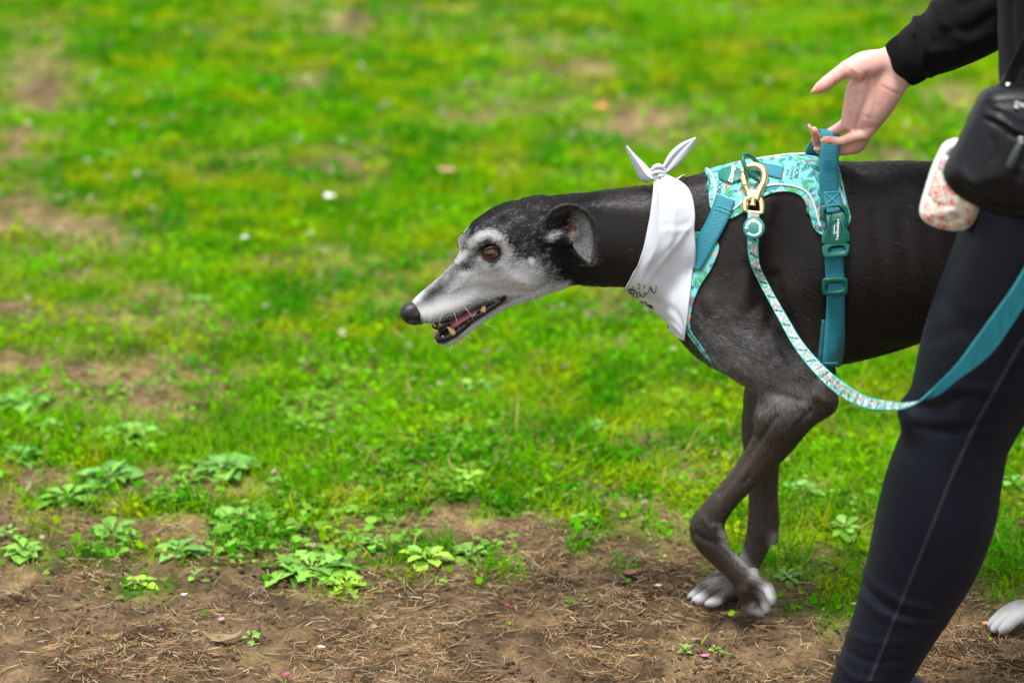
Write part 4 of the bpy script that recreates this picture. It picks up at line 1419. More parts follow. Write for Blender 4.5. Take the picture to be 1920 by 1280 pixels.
def paint_print(U, Vv, seed, scale=1.0, dens=1.0):
    """small tropical print: leaves, fans, blossoms and blots on aqua; U, Vv in millimetres of cloth"""
    r = np.random.default_rng(seed)
    n = len(U)
    C = np.tile(np.array(PRINT['aqua']), (n, 1))
    C *= (0.93 + .14 * fnoise(np.stack([U, Vv], 1), .08, seed, 2))[:, None]
    u0, u1, v0, v1 = U.min(), U.max(), Vv.min(), Vv.max()
    step = 9.0 * scale
    cells = [(u, v) for u in np.arange(u0 - step, u1 + step, step) for v in np.arange(v0 - step, v1 + step, step)]
    r.shuffle(cells)
    kinds = ['leaf', 'fan', 'leaf', 'fan', 'flower', 'blot', 'leaf', 'fan', 'leaf', 'mauve', 'leaf', 'sprig']
    for q, (cu, cv) in enumerate(cells):
        if r.random() > dens: continue
        cu += r.uniform(-.4, .4) * step; cv += r.uniform(-.4, .4) * step
        kd = kinds[q % len(kinds)]
        a = r.uniform(0, 2 * math.pi)
        R = step * r.uniform(.62, .98)
        m = (np.abs(U - cu) < R * 1.3) & (np.abs(Vv - cv) < R * 1.3)
        if not m.any(): continue
        x, y = U[m] - cu, Vv[m] - cv
        x, y = x * math.cos(a) + y * math.sin(a), -x * math.sin(a) + y * math.cos(a)
        c = C[m]
        if kd == 'leaf':
            w = R * .30 * np.clip(1 - (x / R) ** 2, 0, 1)
            ins = (np.abs(y - .25 * x * x / R) < w) & (np.abs(x) < R)
            c[ins] = PRINT['teal'] if q % 3 else PRINT['dark']
            c[ins & (np.abs(y - .25 * x * x / R) < R * .035)] = PRINT['aqua']
        elif kd == 'fan':
            rr = np.hypot(x, y); th = np.arctan2(y, x)
            ins = (rr < R * (.75 + .25 * np.cos(th * 11))) & (np.abs(th) < 1.9)
            c[ins] = PRINT['green']
            c[ins & (np.cos(th * 11) < -.35)] = np.array(PRINT['green']) * .45
        elif kd == 'flower':
            rr = np.hypot(x, y); th = np.arctan2(y, x)
            ins = rr < R * .55 * (.62 + .38 * np.cos(th * 5))
            c[ins] = PRINT['white'] if q % 2 else PRINT['pink']
            c[rr < R * .14] = PRINT['yellow']
        elif kd == 'blot':
            ins = (x / (R * .55)) ** 2 + (y / (R * .22)) ** 2 + .5 * np.sin(x * 1.7) < 1
            c[ins] = PRINT['coral'] if q % 4 else PRINT['pink']
        elif kd == 'mauve':
            ins = (x / (R * .8)) ** 2 + ((y - .2 * x) / (R * .3)) ** 2 < 1
            c[ins] = PRINT['mauve']
        else:
            ins = (np.abs(y - R * .2 * np.sin(x * 4 / R)) < R * .07) & (np.abs(x) < R)
            c[ins] = PRINT['dark']
        C[m] = c
    return C

m_print = mat('printed_neoprene', (.2, .6, .56), rough=.62, attr='Col', spec=.3, bump=(1500, .25, .0004), sheen=.15)
def web_mat(name, color, scale=1100):
    m = mat(name, color, rough=.55, spec=.35, sheen=.1)
    nt = m.node_tree; b = nt.nodes['Principled BSDF']
    tc = [x for x in nt.nodes if x.type == 'TEX_COORD'][0]
    w = nt.nodes.new('ShaderNodeTexWave'); w.inputs['Scale'].default_value = scale / 6.28; w.bands_direction = 'Z'; w.inputs['Distortion'].default_value = 1.5
    nt.links.new(tc.outputs['Object'], w.inputs['Vector'])
    v = nt.nodes.new('ShaderNodeTexNoise'); v.inputs['Scale'].default_value = 420; v.inputs['Detail'].default_value = 3
    nt.links.new(tc.outputs['Object'], v.inputs['Vector'])
    mr = nt.nodes.new('ShaderNodeMapRange'); mr.inputs['To Min'].default_value = .65; mr.inputs['To Max'].default_value = 1.4
    nt.links.new(v.outputs['Fac'], mr.inputs['Value'])
    sc_ = nt.nodes.new('ShaderNodeVectorMath'); sc_.operation = 'SCALE'; sc_.inputs[0].default_value = color
    nt.links.new(mr.outputs['Result'], sc_.inputs['Scale']); nt.links.new(sc_.outputs[0], b.inputs['Base Color'])
    bp = nt.nodes.new('ShaderNodeBump'); bp.inputs['Strength'].default_value = .5; bp.inputs['Distance'].default_value = .0006
    nt.links.new(w.outputs['Fac'], bp.inputs['Height']); nt.links.new(bp.outputs['Normal'], b.inputs['Normal'])
    return m
m_web = web_mat('teal_webbing', (.012, .180, .235))
m_webd = web_mat('dark_teal_webbing', (.006, .10, .13))
m_thread = mat('stitching', (.10, .42, .46), rough=.7)
m_pipe = mat('pale_piping', (.62, .66, .68), rough=.35)
m_plastic = mat('green_plastic', (.004, .105, .072), rough=.33, spec=.5)
m_rubber = mat('green_rubber', (.003, .155, .12), rough=.5, spec=.4)
m_letter = mat('white_letter', (.85, .85, .85), rough=.5)
m_dark_letter = mat('dark_letter', (.008, .03, .035), rough=.6)

def chaikin(L, n=2, closed=True):
    P = np.asarray(L, float)
    for _ in range(n):
        Q = np.roll(P, -1, 0)
        P = np.stack([P * .75 + Q * .25, P * .25 + Q * .75], 1).reshape(-1, P.shape[1])
    return P

class Plane:
    """a tangent plane for small fittings: pixel -> point h above it"""
    def __init__(self, p, n):
        self.p, self.n = np.asarray(p, float), np.asarray(n, float) / np.linalg.norm(n)
    def __call__(self, px, py, h=0.0):
        return at_plane(px, py, self.p + self.n * h, self.n)

def tangent(bvh, px, py, off=0.0):
    d = ray(px, py)
    h, n, i, t = bvh.ray_cast(Vector(CAM), Vector(d))
    n = np.array(n)
    if n @ d > 0: n = -n
    return Plane(np.array(h) + n * off, n)

def plate(name, poly, pl, h0, h1, m, parent, bevel=1.5, hole=None, round_=2):
    """raised moulding over a pixel polygon"""
    O = chaikin(poly, round_) if round_ else np.asarray(poly, float)
    c = O.mean(0)
    def inset(L, k, cc):
        d = cc - L
        return L + d / (np.linalg.norm(d, axis=1)[:, None] + 1e-9) * k
    n = len(O)
    rings = [[pl(*q, h0) for q in O], [pl(*q, h1 - .0008) for q in O], [pl(*q, h1) for q in inset(O, bevel, c)]]
    if hole is None:
        V = np.array(rings[0] + rings[1] + rings[2] + [pl(*c, h1)])
        i = np.arange(n); j = (i + 1) % n
        F = [np.vstack([np.stack([i + k * n, j + k * n, j + (k + 1) * n, i + (k + 1) * n], 1) for k in (0, 1)]), np.stack([i + 2 * n, j + 2 * n, np.full(n, 3 * n)], 1)]
    else:
        I = chaikin(hole, round_) if round_ else np.asarray(hole, float)
        ci = I.mean(0)
        # match the hole to the outline by angle
        ang = np.arctan2(O[:, 1] - c[1], O[:, 0] - c[0])
        M = 240
        Ir = catmull(np.vstack([I, I[:1]]), 12)
        aI = np.arctan2(Ir[:, 1] - ci[1], Ir[:, 0] - ci[0])
        idx = [int(np.argmin(np.abs(np.angle(np.exp(1j * (aI - a)))))) for a in ang]
        I = Ir[idx]
        r3 = [[pl(*q, h1) for q in inset(I, -bevel, ci)], [pl(*q, h1 - .0008) for q in I], [pl(*q, h0) for q in I]]
        V = np.array(sum(rings + r3, []))
        i = np.arange(n); j = (i + 1) % n
        F = [np.vstack([np.stack([i + k * n, j + k * n, j + (k + 1) * n, i + (k + 1) * n], 1) for k in range(5)])]
    me = mesh_np(name, V, F, smooth_=False)
    return link(name, me, m, parent)

def ribbon(name, path, bvh, off, m, parent, thick=.0016, nw=7, n=10, color=None):
    """strap lying on a body: path rows (px, py, half width px[, angle override])"""
    L = catmull(path, n)
    T = np.gradient(L[:, :2], axis=0)
    T /= np.linalg.norm(T, axis=1)[:, None]
    Nn = np.stack([-T[:, 1], T[:, 0]], 1)
    G = np.zeros((len(L), nw, 3))
    for i in range(len(L)):
        for j in range(nw):
            v = (j / (nw - 1) - .5) * 2
            q = L[i, :2] + Nn[i] * v * L[i, 2]
            p = surf(bvh, q[0], q[1], off)
            if p is None: p = G[i - 1, j] if i else at(q[0], q[1], -.05)
            G[i, j] = p
    for _ in range(3):
        G[1:-1] = .5 * G[1:-1] + .25 * (G[:-2] + G[2:])
    V, F = slab_np(G, thick, CAM)
    return link(name, mesh_np(name, V, F), m, parent), G

def text_px(s, size_px, cx, cy, ang, pt, name, m, parent, shear=0.0, bold=0.0, arc=None, align='CENTER'):
    """flat lettering: text laid out in pixels round (cx, cy), turned ANG degrees, put on a surface by pt(px, py)"""
    cu = bpy.data.curves.new('text', 'FONT')
    cu.body = s
    cu.size = 1.0
    cu.align_x = align
    cu.align_y = 'CENTER'
    cu.shear = shear
    cu.offset = bold
    cu.resolution_u = 3
    o = bpy.data.objects.new('text', cu)
    col.objects.link(o)
    dg = bpy.context.evaluated_depsgraph_get()
    me = bpy.data.meshes.new_from_object(o.evaluated_get(dg))
    bpy.data.objects.remove(o)
    V = verts(me)
    a = math.radians(ang)
    out = np.zeros_like(V)
    for i, (x, y, _) in enumerate(V):
        x, y = x * size_px * 1.25, y * size_px * 1.25
        if arc:
            R, a0, sgn = arc
            th = a0 + sgn * x / R
            q = (cx + (R + sgn * y) * math.sin(th), cy - (R + sgn * y) * math.cos(th))
        else:
            q = (cx + x * math.cos(a) + y * math.sin(a), cy + x * math.sin(a) - y * math.cos(a))
        out[i] = pt(*q)
    set_verts(me, out)
    me.name = name
    me.materials.clear()
    return link(name, me, m, parent)

# =================================================================== the harness
harness = empty('dog_harness', (at(1450, 400)[0], 0, 0), 'aqua tropical print harness with teal straps buckled round the black dog', 'dog harness')
CZ = at(1450, 432, 0)[2]

def radial(x, th, off):
    """point of the trunk at x, TH radians down the near side from the back ridge"""
    d = np.array([0, -math.sin(th), math.cos(th)])
    c = np.array([x, 0, CZ])
    h, n, i, t = dog_bvh.ray_cast(Vector(c + d * .4), Vector(-d))
    if h is None: return c + d * .1
    n = np.array(n)
    return np.array(h) + (n * .5 + d * .5) * off

LOW = [(1330, 340), (1329, 366), (1331, 388), (1340, 402), (1356, 408), (1372, 410), (1396, 397), (1412, 384), (1426, 374), (1443, 366), (1460, 362), (1480, 362), (1500, 369), (1512, 386), (1519, 408), (1526, 428), (1540, 440), (1560, 441), (1578, 436), (1590, 424), (1595, 408)]
TOPX = np.linspace(1322, 1566, len(LOW))
colsU = []
for (bx, by), tx in zip(LOW, TOPX):
    s_ = surf(dog_bvh, bx, by)
    th = math.atan2(-s_[1], s_[2] - CZ)
    colsU.append((at(tx, 310, 0)[0], s_[0], th))
colsU = np.array(colsU)
fine = catmull(colsU, 14)
NV = 101
G = np.zeros((len(fine), 2 * NV - 1, 3))
UVp = np.zeros((len(fine), 2 * NV - 1, 2))
for i, (x0, x1, th) in enumerate(fine):
    for j in range(2 * NV - 1):
        t = (j - (NV - 1)) / (NV - 1)
        k = abs(t)
        x = x0 + (x1 - x0) * k ** 1.15
        G[i, j] = radial(x, t * th, .0042)
        UVp[i, j] = (x * 1000, t * th * 120)
for _ in range(6):
    G[1:-1, 1:-1] = .4 * G[1:-1, 1:-1] + .15 * (G[:-2, 1:-1] + G[2:, 1:-1] + G[1:-1, :-2] + G[1:-1, 2:])
V, F = slab_np(G, .0038, np.array([0, 0, 3.0]))
Cp = paint_print(UVp[..., 0].ravel(), UVp[..., 1].ravel(), 19, 1.45, 1.0)
pq = proj(G.reshape(-1, 3))
vis_ = G.reshape(-1, 3)[:, 1] < .03
for x0_, x1_, y0_, y1_ in ((1471, 1502, 303, 343), (1344, 1358, 329, 363)):
    m_ = vis_ & (pq[:, 0] > x0_) & (pq[:, 0] < x1_) & (pq[:, 1] > y0_) & (pq[:, 1] < y1_)
    Cp[m_] = PRINT['aqua']
panel_me = mesh_np('back_panel', V, F, np.vstack([Cp, Cp * .6]))
panel = link('back_panel', panel_me, m_print, harness)
panel_bvh = bvh_of(panel_me)

def on_panel(px, py, off=.0006):
    p = surf(panel_bvh, px, py, off)
    if p is None: p = surf(dog_bvh, px, py, .005)
    return p if p is not None else at(px, py, .0)

def piping(L):
    P = np.array([on_panel(x, y, .0006) for x, y in catmull(L, 8)])
    P[1:-1] = .5 * P[1:-1] + .25 * (P[:-2] + P[2:])
    tube('piping', P, .0016, m_pipe, panel, 8)
piping([(1325, 316), (1336, 330), (1341, 356), (1338, 388)])
piping([(1374, 394), (1390, 381), (1417, 358), (1443, 348), (1474, 347), (1504, 355), (1521, 372), (1530, 397), (1538, 426)])
piping([(1566, 338), (1577, 364), (1586, 392), (1587, 420)])
piping([(1412, 300), (1440, 296), (1471, 291), (1510, 288)])

# lettering of the print
for s_, x in (('THE', 1477), ('JUNGLE', 1485), ('BOOK', 1495.5)):
    text_px(s_, 6.0 if s_ != 'BOOK' else 9.0, x, 323 - (4 if s_ == 'BOOK' else -1), -80, lambda a, b: on_panel(a, b, .0007), 'lettering', m_dark_letter, panel)
text_px('BOOK', 9.2, 1350.5, 346, -82, lambda a, b: on_panel(a, b, .0007), 'lettering', m_dark_letter, panel, bold=.012)
# oval rubber badge
bpl = tangent(panel_bvh, 1370, 327)
plate('badge', [(1370 + 24 * math.cos(t), 327 + 15 * math.sin(t)) for t in np.linspace(0, 2 * math.pi, 28, endpoint=False)], bpl, -.003, .0032, m_rubber, panel, 2, round_=0)
text_px('Disney', 9.0, 1372, 327, -82, lambda a, b: bpl(a, b, .0036), 'lettering', m_letter, panel, shear=.25, bold=.02)
# webbing loop and D ring on the back
lw, _ = ribbon('ring_webbing', [(1411, 313, 9), (1430, 318, 10), (1450, 322, 11), (1467, 326, 11)], panel_bvh, .0022, m_web, harness)

# shoulder strap
ss, _ = ribbon('shoulder_strap', [(1362, 374, 19), (1353, 400, 18.5), (1341, 425, 18), (1327, 450, 18), (1312, 478, 18), (1300, 500, 17)], dog_bvh, .0085, m_web, harness)
P = [surf(dog_bvh, x, y, .0110) for x, y in [(1347, 384), (1360, 389), (1374, 394)]]
for dy in (0, 6):
    q = [surf(dog_bvh, x - dy * .45, y + dy, .0100) for x, y in catmull([(1345, 388), (1359, 393), (1374, 398)], 8)]
    tube('stitch_line', q, .00045, m_thread, ss, 5)
# breast panel of printed cloth, running down between the fore legs
def side_panel(name, L, R, off, seed, bvh=dog_bvh, nw=40, n=14):
    A, Bp = catmull(L, n), catmull(R, n)
    G = np.zeros((len(A), nw, 3))
    U = np.zeros((len(A), nw, 2))
    for i in range(len(A)):
        for j in range(nw):
            q = A[i] + (Bp[i] - A[i]) * j / (nw - 1)
            p = surf(bvh, q[0], q[1], off)
            if p is None: p = at(q[0], q[1], .004)
            G[i, j] = p
            U[i, j] = q / 1.3
    for _ in range(4):
        G[1:-1, 1:-1] = .4 * G[1:-1, 1:-1] + .15 * (G[:-2, 1:-1] + G[2:, 1:-1] + G[1:-1, :-2] + G[1:-1, 2:])
    V, F = slab_np(G, .0035, CAM)
    C = paint_print(U[..., 0].ravel(), U[..., 1].ravel(), seed, 1.3, 1.0)
    return link(name, mesh_np(name, V, F, np.vstack([C, C * .6])), m_print, harness)
side_panel('breast_panel', [(1296, 432), (1290, 470), (1284, 520), (1280, 570), (1285, 606), (1290, 620), (1304, 640), (1322, 662)], [(1332, 440), (1349, 462), (1336, 500), (1316, 533), (1300, 570), (1294, 612), (1312, 640), (1336, 674)], .0050, 23)
# girth strap, buckle, slider
gs, _ = ribbon('girth_strap', [(1563, 470, 18), (1564, 510, 18), (1566, 540, 18), (1565, 570, 18), (1563, 610, 18.5), (1561, 650, 19), (1559, 683, 19)], dog_bvh, .0060, m_web, harness)
gs2, _ = ribbon('girth_strap', [(1556, 600, 16), (1552, 650, 17), (1551, 676, 18), (1556, 690, 18)], dog_bvh, .0025, m_webd, harness)
tube('stitch_line', [surf(dog_bvh, x, y, .0068) for x, y in catmull([(1543, 677), (1558, 678), (1575, 679)], 8)], .0006, m_thread, gs, 5)
bk = tangent(dog_bvh, 1564, 430, .008)
BKL = [(1536, 391), (1546, 386), (1556, 400), (1575, 396), (1584, 388), (1592, 392), (1592, 418), (1588, 432), (1593, 440), (1594, 462), (1589, 476), (1574, 480), (1550, 482), (1541, 477), (1540, 452), (1541, 436), (1546, 425), (1538, 410)]
buckle = plate('buckle', [(1535, 388), (1545, 384), (1582, 382), (1590, 388), (1592, 415), (1585, 426), (1593, 436), (1594, 458), (1546, 459), (1540, 456), (1541, 440), (1549, 428), (1549, 418), (1540, 410)], bk, -.006, .0062, m_plastic, harness, 2.2, hole=[(1546, 391), (1578, 388), (1579, 400), (1548, 403)], round_=1)
plate('buckle_frame', [(1541, 455), (1594, 452), (1592, 478), (1586, 481), (1550, 484), (1542, 481)], bk, -.006, .0058, m_plastic, harness, 2.2, hole=[(1553, 463), (1586, 460), (1586, 472), (1554, 475)], round_=1)
plate('buckle_label', [(1557, 414), (1579, 412), (1579, 446), (1556, 448)], bk, .0058, .0070, m_plastic, buckle, 1.6, hole=[(1559, 417), (1577, 415), (1577, 444), (1558, 446)], round_=1)
text_px('PawSboutique', 5.4, 1570.5, 430, -88, lambda a, b: bk(a, b, .0068), 'lettering', m_letter, buckle, bold=.02)
text_px('pawsome', 3.6, 1564, 430, -88, lambda a, b: bk(a, b, .0068), 'lettering', m_letter, buckle, bold=.02)
ribbon('strap_end', [(1556, 366, 17), (1558, 380, 17), (1562, 393, 16), (1563, 398, 16)], dog_bvh, .0150, m_web, harness)
ribbon('strap_end', [(1569, 464, 15.5), (1570, 474, 15.5)], dog_bvh, .0110, m_web, harness)
sl = tangent(dog_bvh, 1566, 538, .007)
plate('slider', [(1541, 524), (1546, 521), (1585, 520), (1590, 524), (1590, 549), (1586, 553), (1546, 555), (1541, 551)], sl, -.004, .0052, m_plastic, harness, 1.8, hole=[(1549, 531), (1583, 529), (1583, 544), (1549, 547)], round_=1)
ribbon('strap_end', [(1566, 527, 17), (1566, 538, 17), (1566, 549, 17)], dog_bvh, .0100, m_web, harness)

# handle, lifted by the hand
def strip3(name, rows, width_dir, m, parent, thick=.0022, nw=7, n=10, outward=None):
    """free strap: rows (px, py, Y, half width px)"""
    L = catmull(rows, n)
    P = np.array([at(a, b, c) for a, b, c, _ in L])
    W = np.asarray(width_dir, float); W = W / np.linalg.norm(W)
    hw = L[:, 3] / SC
    G = P[:, None] + np.linspace(-1, 1, nw)[None, :, None] * hw[:, None, None] * W
    V, F = slab_np(G, thick, outward if outward is not None else CAM)
    return link(name, mesh_np(name, V, F), m, parent)
ys = on_panel(1555, 372)[1] - .007
hd = strip3('handle', [(1556, 384, ys, 17), (1555, 362, ys + .003, 17), (1554, 335, ys + .006, 17.5), (1555, 300, -.047, 17.5), (1556, 268, -.040, 17), (1556, 250, -.034, 17), (1554, 243.5, -.026, 17), (1549, 247, -.012, 17), (1540, 259, .002, 16.5), (1530, 276, .016, 16), (1522, 292, .030, 16), (1522, 305, .036, 16)], (1, 0, -.10), m_web, harness)
P0 = ys
for k, (a, b) in enumerate((((1541, 366), (1570, 388)), ((1570, 366), (1543, 388)), ((1541, 366), (1571, 365)), ((1543, 389), (1571, 387)))):
    tube('stitch_line', [surf(dog_bvh, a[0] + (b[0] - a[0]) * t, a[1] + (b[1] - a[1]) * t, .0168) for t in np.linspace(0, 1, 6)], .0005, m_thread, hd, 5)

# D ring (an oval of green coated wire)
rp = on_panel(1416, 318, .004)
RP = []
for t in np.linspace(0, 2 * math.pi, 40, endpoint=False):
    u, v = math.cos(t), math.sin(t)
    RP.append(at(1412.5 + 16.5 * u - 11 * v, 314.5 + 24 * u + 5 * v, rp[1] - .012 - .006 * u - .010 * v))
tube('ring', np.array(RP), .0030, m_plastic, harness, 10, closed=True)

# =================================================================== leash with its brass snap hook
leash = empty('leash', (at(1412, 400)[0], -.10, at(1412, 400)[2]), 'printed leash with a gold snap hook, sagging from the harness to the person', 'leash')
m_brass = mat('pale_brass', (.92, .70, .34), rough=.33, metal=1.0)
_a, _b = surf(dog_bvh, 1412, 322, .022), surf(dog_bvh, 1413, 432, .017)
_n = np.cross(_b - _a, [1.0, 0, 0])
hk = Plane(_a, _n if _n[1] < 0 else -_n)
def wire(name, L, R, m, parent, seg=10, h=0.0, flat=1.0, n=6):
    q = catmull(L, n)
    return tube(name, [hk(a, b, h) for a, b in q], np.interp(np.linspace(0, 1, len(q)), np.linspace(0, 1, len(np.atleast_1d(R))), np.atleast_1d(R)) / SC, m, parent, seg, flat=flat)
hook = wire('snap_hook', [(1393, 324), (1395, 317), (1403, 312), (1416, 310.5), (1428, 316), (1433.5, 327), (1432, 341), (1426, 354), (1421, 366), (1418, 376)], [5.2, 6.2, 6.4, 6.6, 6.8, 6.8, 7.0, 8.0, 8.5, 8.0], m_brass, leash)
wire('gate', [(1392.5, 325), (1394, 333), (1397, 345), (1402, 357), (1408, 368)], [3.6, 5.2, 5.4, 4.4, 5.2], m_brass, hook)
wire('gate_sleeve', [(1393.5, 331), (1398.5, 349)], [6.6, 6.6], m_brass, hook)
plate('hook_body', [(1400, 354), (1424, 356), (1423, 373), (1401, 372)], hk, -.004, .0046, m_brass, hook, 2, round_=1)
plate('rivet', [(1405 + 2.6 * math.cos(t), 358.5 + 2.6 * math.sin(t)) for t in np.linspace(0, 6.28, 12, endpoint=False)], hk, .0040, .0056, m_brass, hook, .6, round_=0)
wire('swivel_pin', [(1412, 372), (1412, 380), (1411, 386)], [5.5, 5.0, 6.4], m_brass, hook)
wire('swivel_bow', [(1398, 397), (1397, 384), (1399, 374), (1412, 371), (1425, 374), (1428.5, 386), (1428, 402)], [5.0, 5.6, 5.6, 5.8, 5.6, 5.4, 4.2], m_brass, leash)
wire('swivel_bar', [(1398, 396), (1412, 398), (1428, 400)], [3.2, 3.2], m_brass, leash)

A_ = [(1402, 396), (1401, 430), (1402, 470), (1409, 500), (1424, 532), (1440, 562), (1459, 597), (1486, 646), (1521, 692), (1569, 738), (1624, 765), (1675, 768), (1700, 764), (1727, 749.5), (1761, 716), (1796, 680), (1830, 634), (1864, 587), (1899, 538), (1950, 455), (2000, 385)]
B_ = [(1424, 396), (1423, 430), (1422, 470), (1425, 497), (1437, 524), (1453, 554), (1474, 590), (1503, 638), (1537, 678), (1575, 712), (1626, 743), (1676, 753.5), (1702, 755), (1727, 751), (1761, 739), (1796, 711), (1830, 687), (1864, 656), (1899, 606), (1955, 520), (2012, 440)]
yl = hk(1412, 396)[1]
def yfree(i, y):
    m = ((A_[i][0] + B_[i][0]) / 2, (A_[i][1] + B_[i][1]) / 2)
    q = surf(dog_bvh, m[0], m[1], .0)
    return y if q is None or m[0] > 1600 else min(y, q[1] - .013)
YL = [yl, yl - .004, yl - .006, yl - .008, yl - .014, yl - .024, yl - .04, yl - .07, yl - .11, -.27, -.36, -.44, -.475, -.50, -.515, -.525, -.53, -.54, -.55, -.555, -.555]
YL = [yfree(i, y) for i, y in enumerate(YL)]
LA, LB, LY = catmull(A_, 22), catmull(B_, 22), catmull(np.array(YL)[:, None], 22)[:, 0]
nw = 13
G = np.zeros((len(LA), nw, 3)); UVp = np.zeros((len(LA), nw, 2))
wv = np.linspace(0, 1, nw)
run = 0
for i in range(len(LA)):
    tilt = .010 * smooth(1540, 1640, LA[i, 0]) * smooth(1760, 1700, LA[i, 0])
    a, b = at(*LA[i], LY[i] - tilt), at(*LB[i], LY[i] + tilt)
    G[i] = a[None] * (1 - wv)[:, None] + b[None] * wv[:, None]
    if i: run += np.linalg.norm((a + b) / 2 - prev) * 1000
    prev = (a + b) / 2
    UVp[i, :, 0] = run; UVp[i, :, 1] = wv * 17
du = np.gradient(G, axis=0); dv = np.gradient(G, axis=1)
Nl = np.cross(du, dv); Nl /= np.linalg.norm(Nl, axis=2)[..., None]
for i in range(1, len(Nl)):                      # keep one side the outer side along the twist
    if np.sum(Nl[i] * Nl[i - 1]) < 0: Nl[i] *= -1
if np.sum(Nl[:40] * (CAM - G[:40])) < 0: Nl *= -1
V = np.vstack([(G + Nl * .0008).reshape(-1, 3), (G - Nl * .0008).reshape(-1, 3)])
n_ = len(LA) * nw
F0 = grid_faces(len(LA), nw)
rim = np.array([i * nw for i in range(len(LA))] + [(len(LA) - 1) * nw + j for j in range(1, nw)] + [i * nw + nw - 1 for i in range(len(LA) - 2, -1, -1)] + [j for j in range(nw - 2, 0, -1)])
r2 = np.roll(rim, -1)
U, Vv = UVp[..., 0].ravel(), UVp[..., 1].ravel()
Cl = np.tile(np.array(PRINT['aqua']), (len(U), 1))
nz_ = fnoise(np.stack([U, Vv], 1), .35, 5, 2)
ph = U % 23.0
Cl[nz_ > .60] = PRINT['green']
Cl[nz_ < .34] = PRINT['white']
m1 = ((ph - 5) / 3.6) ** 2 + ((Vv - 9) / 4.2) ** 2 < .6 + .9 * nz_
Cl[m1] = np.array(PRINT['pink']) * np.array([1, .75, .8])
m2 = (np.abs((ph - 15) - .55 * (Vv - 8.5)) < 1.7) & (np.abs(Vv - 8.5) < 6.5)
Cl[m2] = np.array([.05, .05, .11])
m3 = ((ph - 13.5) / 2.2) ** 2 + ((Vv - 11.5) / 3.0) ** 2 < 1
Cl[m3] = np.array([.62, .30, .34])
m4 = (np.abs(Vv - 8.5) > 7.4)
Cl[m4] = np.array([.06, .42, .45])
teal = np.tile(np.array([.005, .130, .165]), (len(U), 1)) * (.85 + .5 * (fnoise(np.stack([U, Vv], 1), .09, 7, 2) - .4))[:, None]
teal[m4] = np.array([.06, .36, .40])
m_leash = mat('printed_leash_webbing', (.2, .6, .56), rough=.5, attr='Col', spec=.35, bump=(1500, .4, .0004))
# the printed face stays on one side of the webbing
strap = link('strap', mesh_np('strap', V, [F0, F0[:, ::-1] + n_, np.stack([r2, rim, rim + n_, r2 + n_], 1)], np.vstack([Cl, teal])), m_leash, leash)
cp = Plane(hk(1413, 427, .006), hk.n + np.array([-.2, 0, 0]))
circ = [(math.cos(t), math.sin(t)) for t in np.linspace(0, 2 * math.pi, 40, endpoint=False)]
charm = plate('charm', [(1413.5 + 20.5 * a, 427 + 21 * b) for a, b in circ], cp, -.0075, .0025, m_rubber, leash, 1.6, round_=0)
charm_t = lambda a, b: cp(a, b, .0029)
text_px('PAWSboutique', 6.6, 1413.5, 427, 0, charm_t, 'lettering', m_letter, charm, bold=.03, arc=(13.2, .25, 1))
text_px('pawsome', 5.6, 1413.5, 427, 0, charm_t, 'lettering', m_letter, charm, bold=.03, arc=(13.2, math.pi - .15, -1))

# =================================================================== the bandana
bandana = empty('bandana', (at(1240, 330)[0], 0, at(1240, 330)[2]), 'white bandana knotted on the dog\'s neck with a printed corner hanging down', 'bandana')
m_cloth = mat('white_cotton', (.57, .59, .635), rough=.85, spec=.15, sheen=.1, bump=(1500, .4, .0005))
m_cloth.node_tree.nodes['Principled BSDF'].inputs['Subsurface Weight'].default_value = .0
Lb = catmull([(1229, 330), (1226, 348), (1222, 385), (1215, 425), (1207, 462), (1197, 492), (1183, 517), (1171, 537), (1183, 551), (1204, 567), (1226, 585), (1246, 601), (1268, 619), (1285, 631)], 6)
Rb = catmull([(1240, 325), (1256, 330), (1276, 340), (1291, 354), (1299, 374), (1303, 402), (1302, 432), (1304, 462), (1304, 488), (1301, 520), (1298, 550), (1294, 580), (1291, 608), (1288, 632)], 6)
nr, nc = len(Lb), 33
vL = np.array([.012, .030, .044, .052, .056, .052, .040, .014, .007, .005, .004, .004, .004, .003])
vR = np.array([.012, .028, .045, .060, .070, .078, .082, .084, .080, .072, .062, .048, .028, .004])
yL, yR = catmull(vL[:, None], 6)[:, 0], catmull(vR[:, None], 6)[:, 0]
G = np.zeros((nr, nc, 3))
for i in range(nr):
    for j in range(nc):
        u = j / (nc - 1)
        q = Lb[i] * (1 - u) + Rb[i] * u
        Y = -(yL[i] * (1 - u) + yR[i] * u + .016 * math.sin(math.pi * u) * min(1, i / 12) * min(1, (nr - 1 - i) / 10 + .1))
        p = at(q[0], q[1], Y)
        s_ = surf(dog_bvh, q[0], q[1], .007)
        if s_ is not None and s_[1] < Y: p = s_
        G[i, j] = p
for _ in range(10):
    G[1:-1, 1:-1] = .4 * G[1:-1, 1:-1] + .15 * (G[:-2, 1:-1] + G[2:, 1:-1] + G[1:-1, :-2] + G[1:-1, 2:])
du = np.gradient(G, axis=0); dv = np.gradient(G, axis=1)
Nn = np.cross(du, dv); Nn /= np.linalg.norm(Nn, axis=2)[..., None] + 1e-9
if np.sum(Nn * (CAM - G)) < 0: Nn = -Nn
ii, jj = np.meshgrid(np.arange(nr) / (nr - 1), np.arange(nc) / (nc - 1), indexing='ij')
ed = np.sin(math.pi * jj) ** .5
fold = np.zeros_like(ii)
def foldline(pts, sig, amp):
    global fold
    q = np.stack([ii.ravel(), jj.ravel() * .45], 1)
    L = catmull(np.array(pts) * np.array([1, .45]), 8)
    fold = fold + amp * np.exp(-(dist_poly(q, L).reshape(ii.shape) / sig) ** 2)
foldline([(0, .25), (.15, .30), (.35, .32), (.55, .25)], .030, 0.00248)
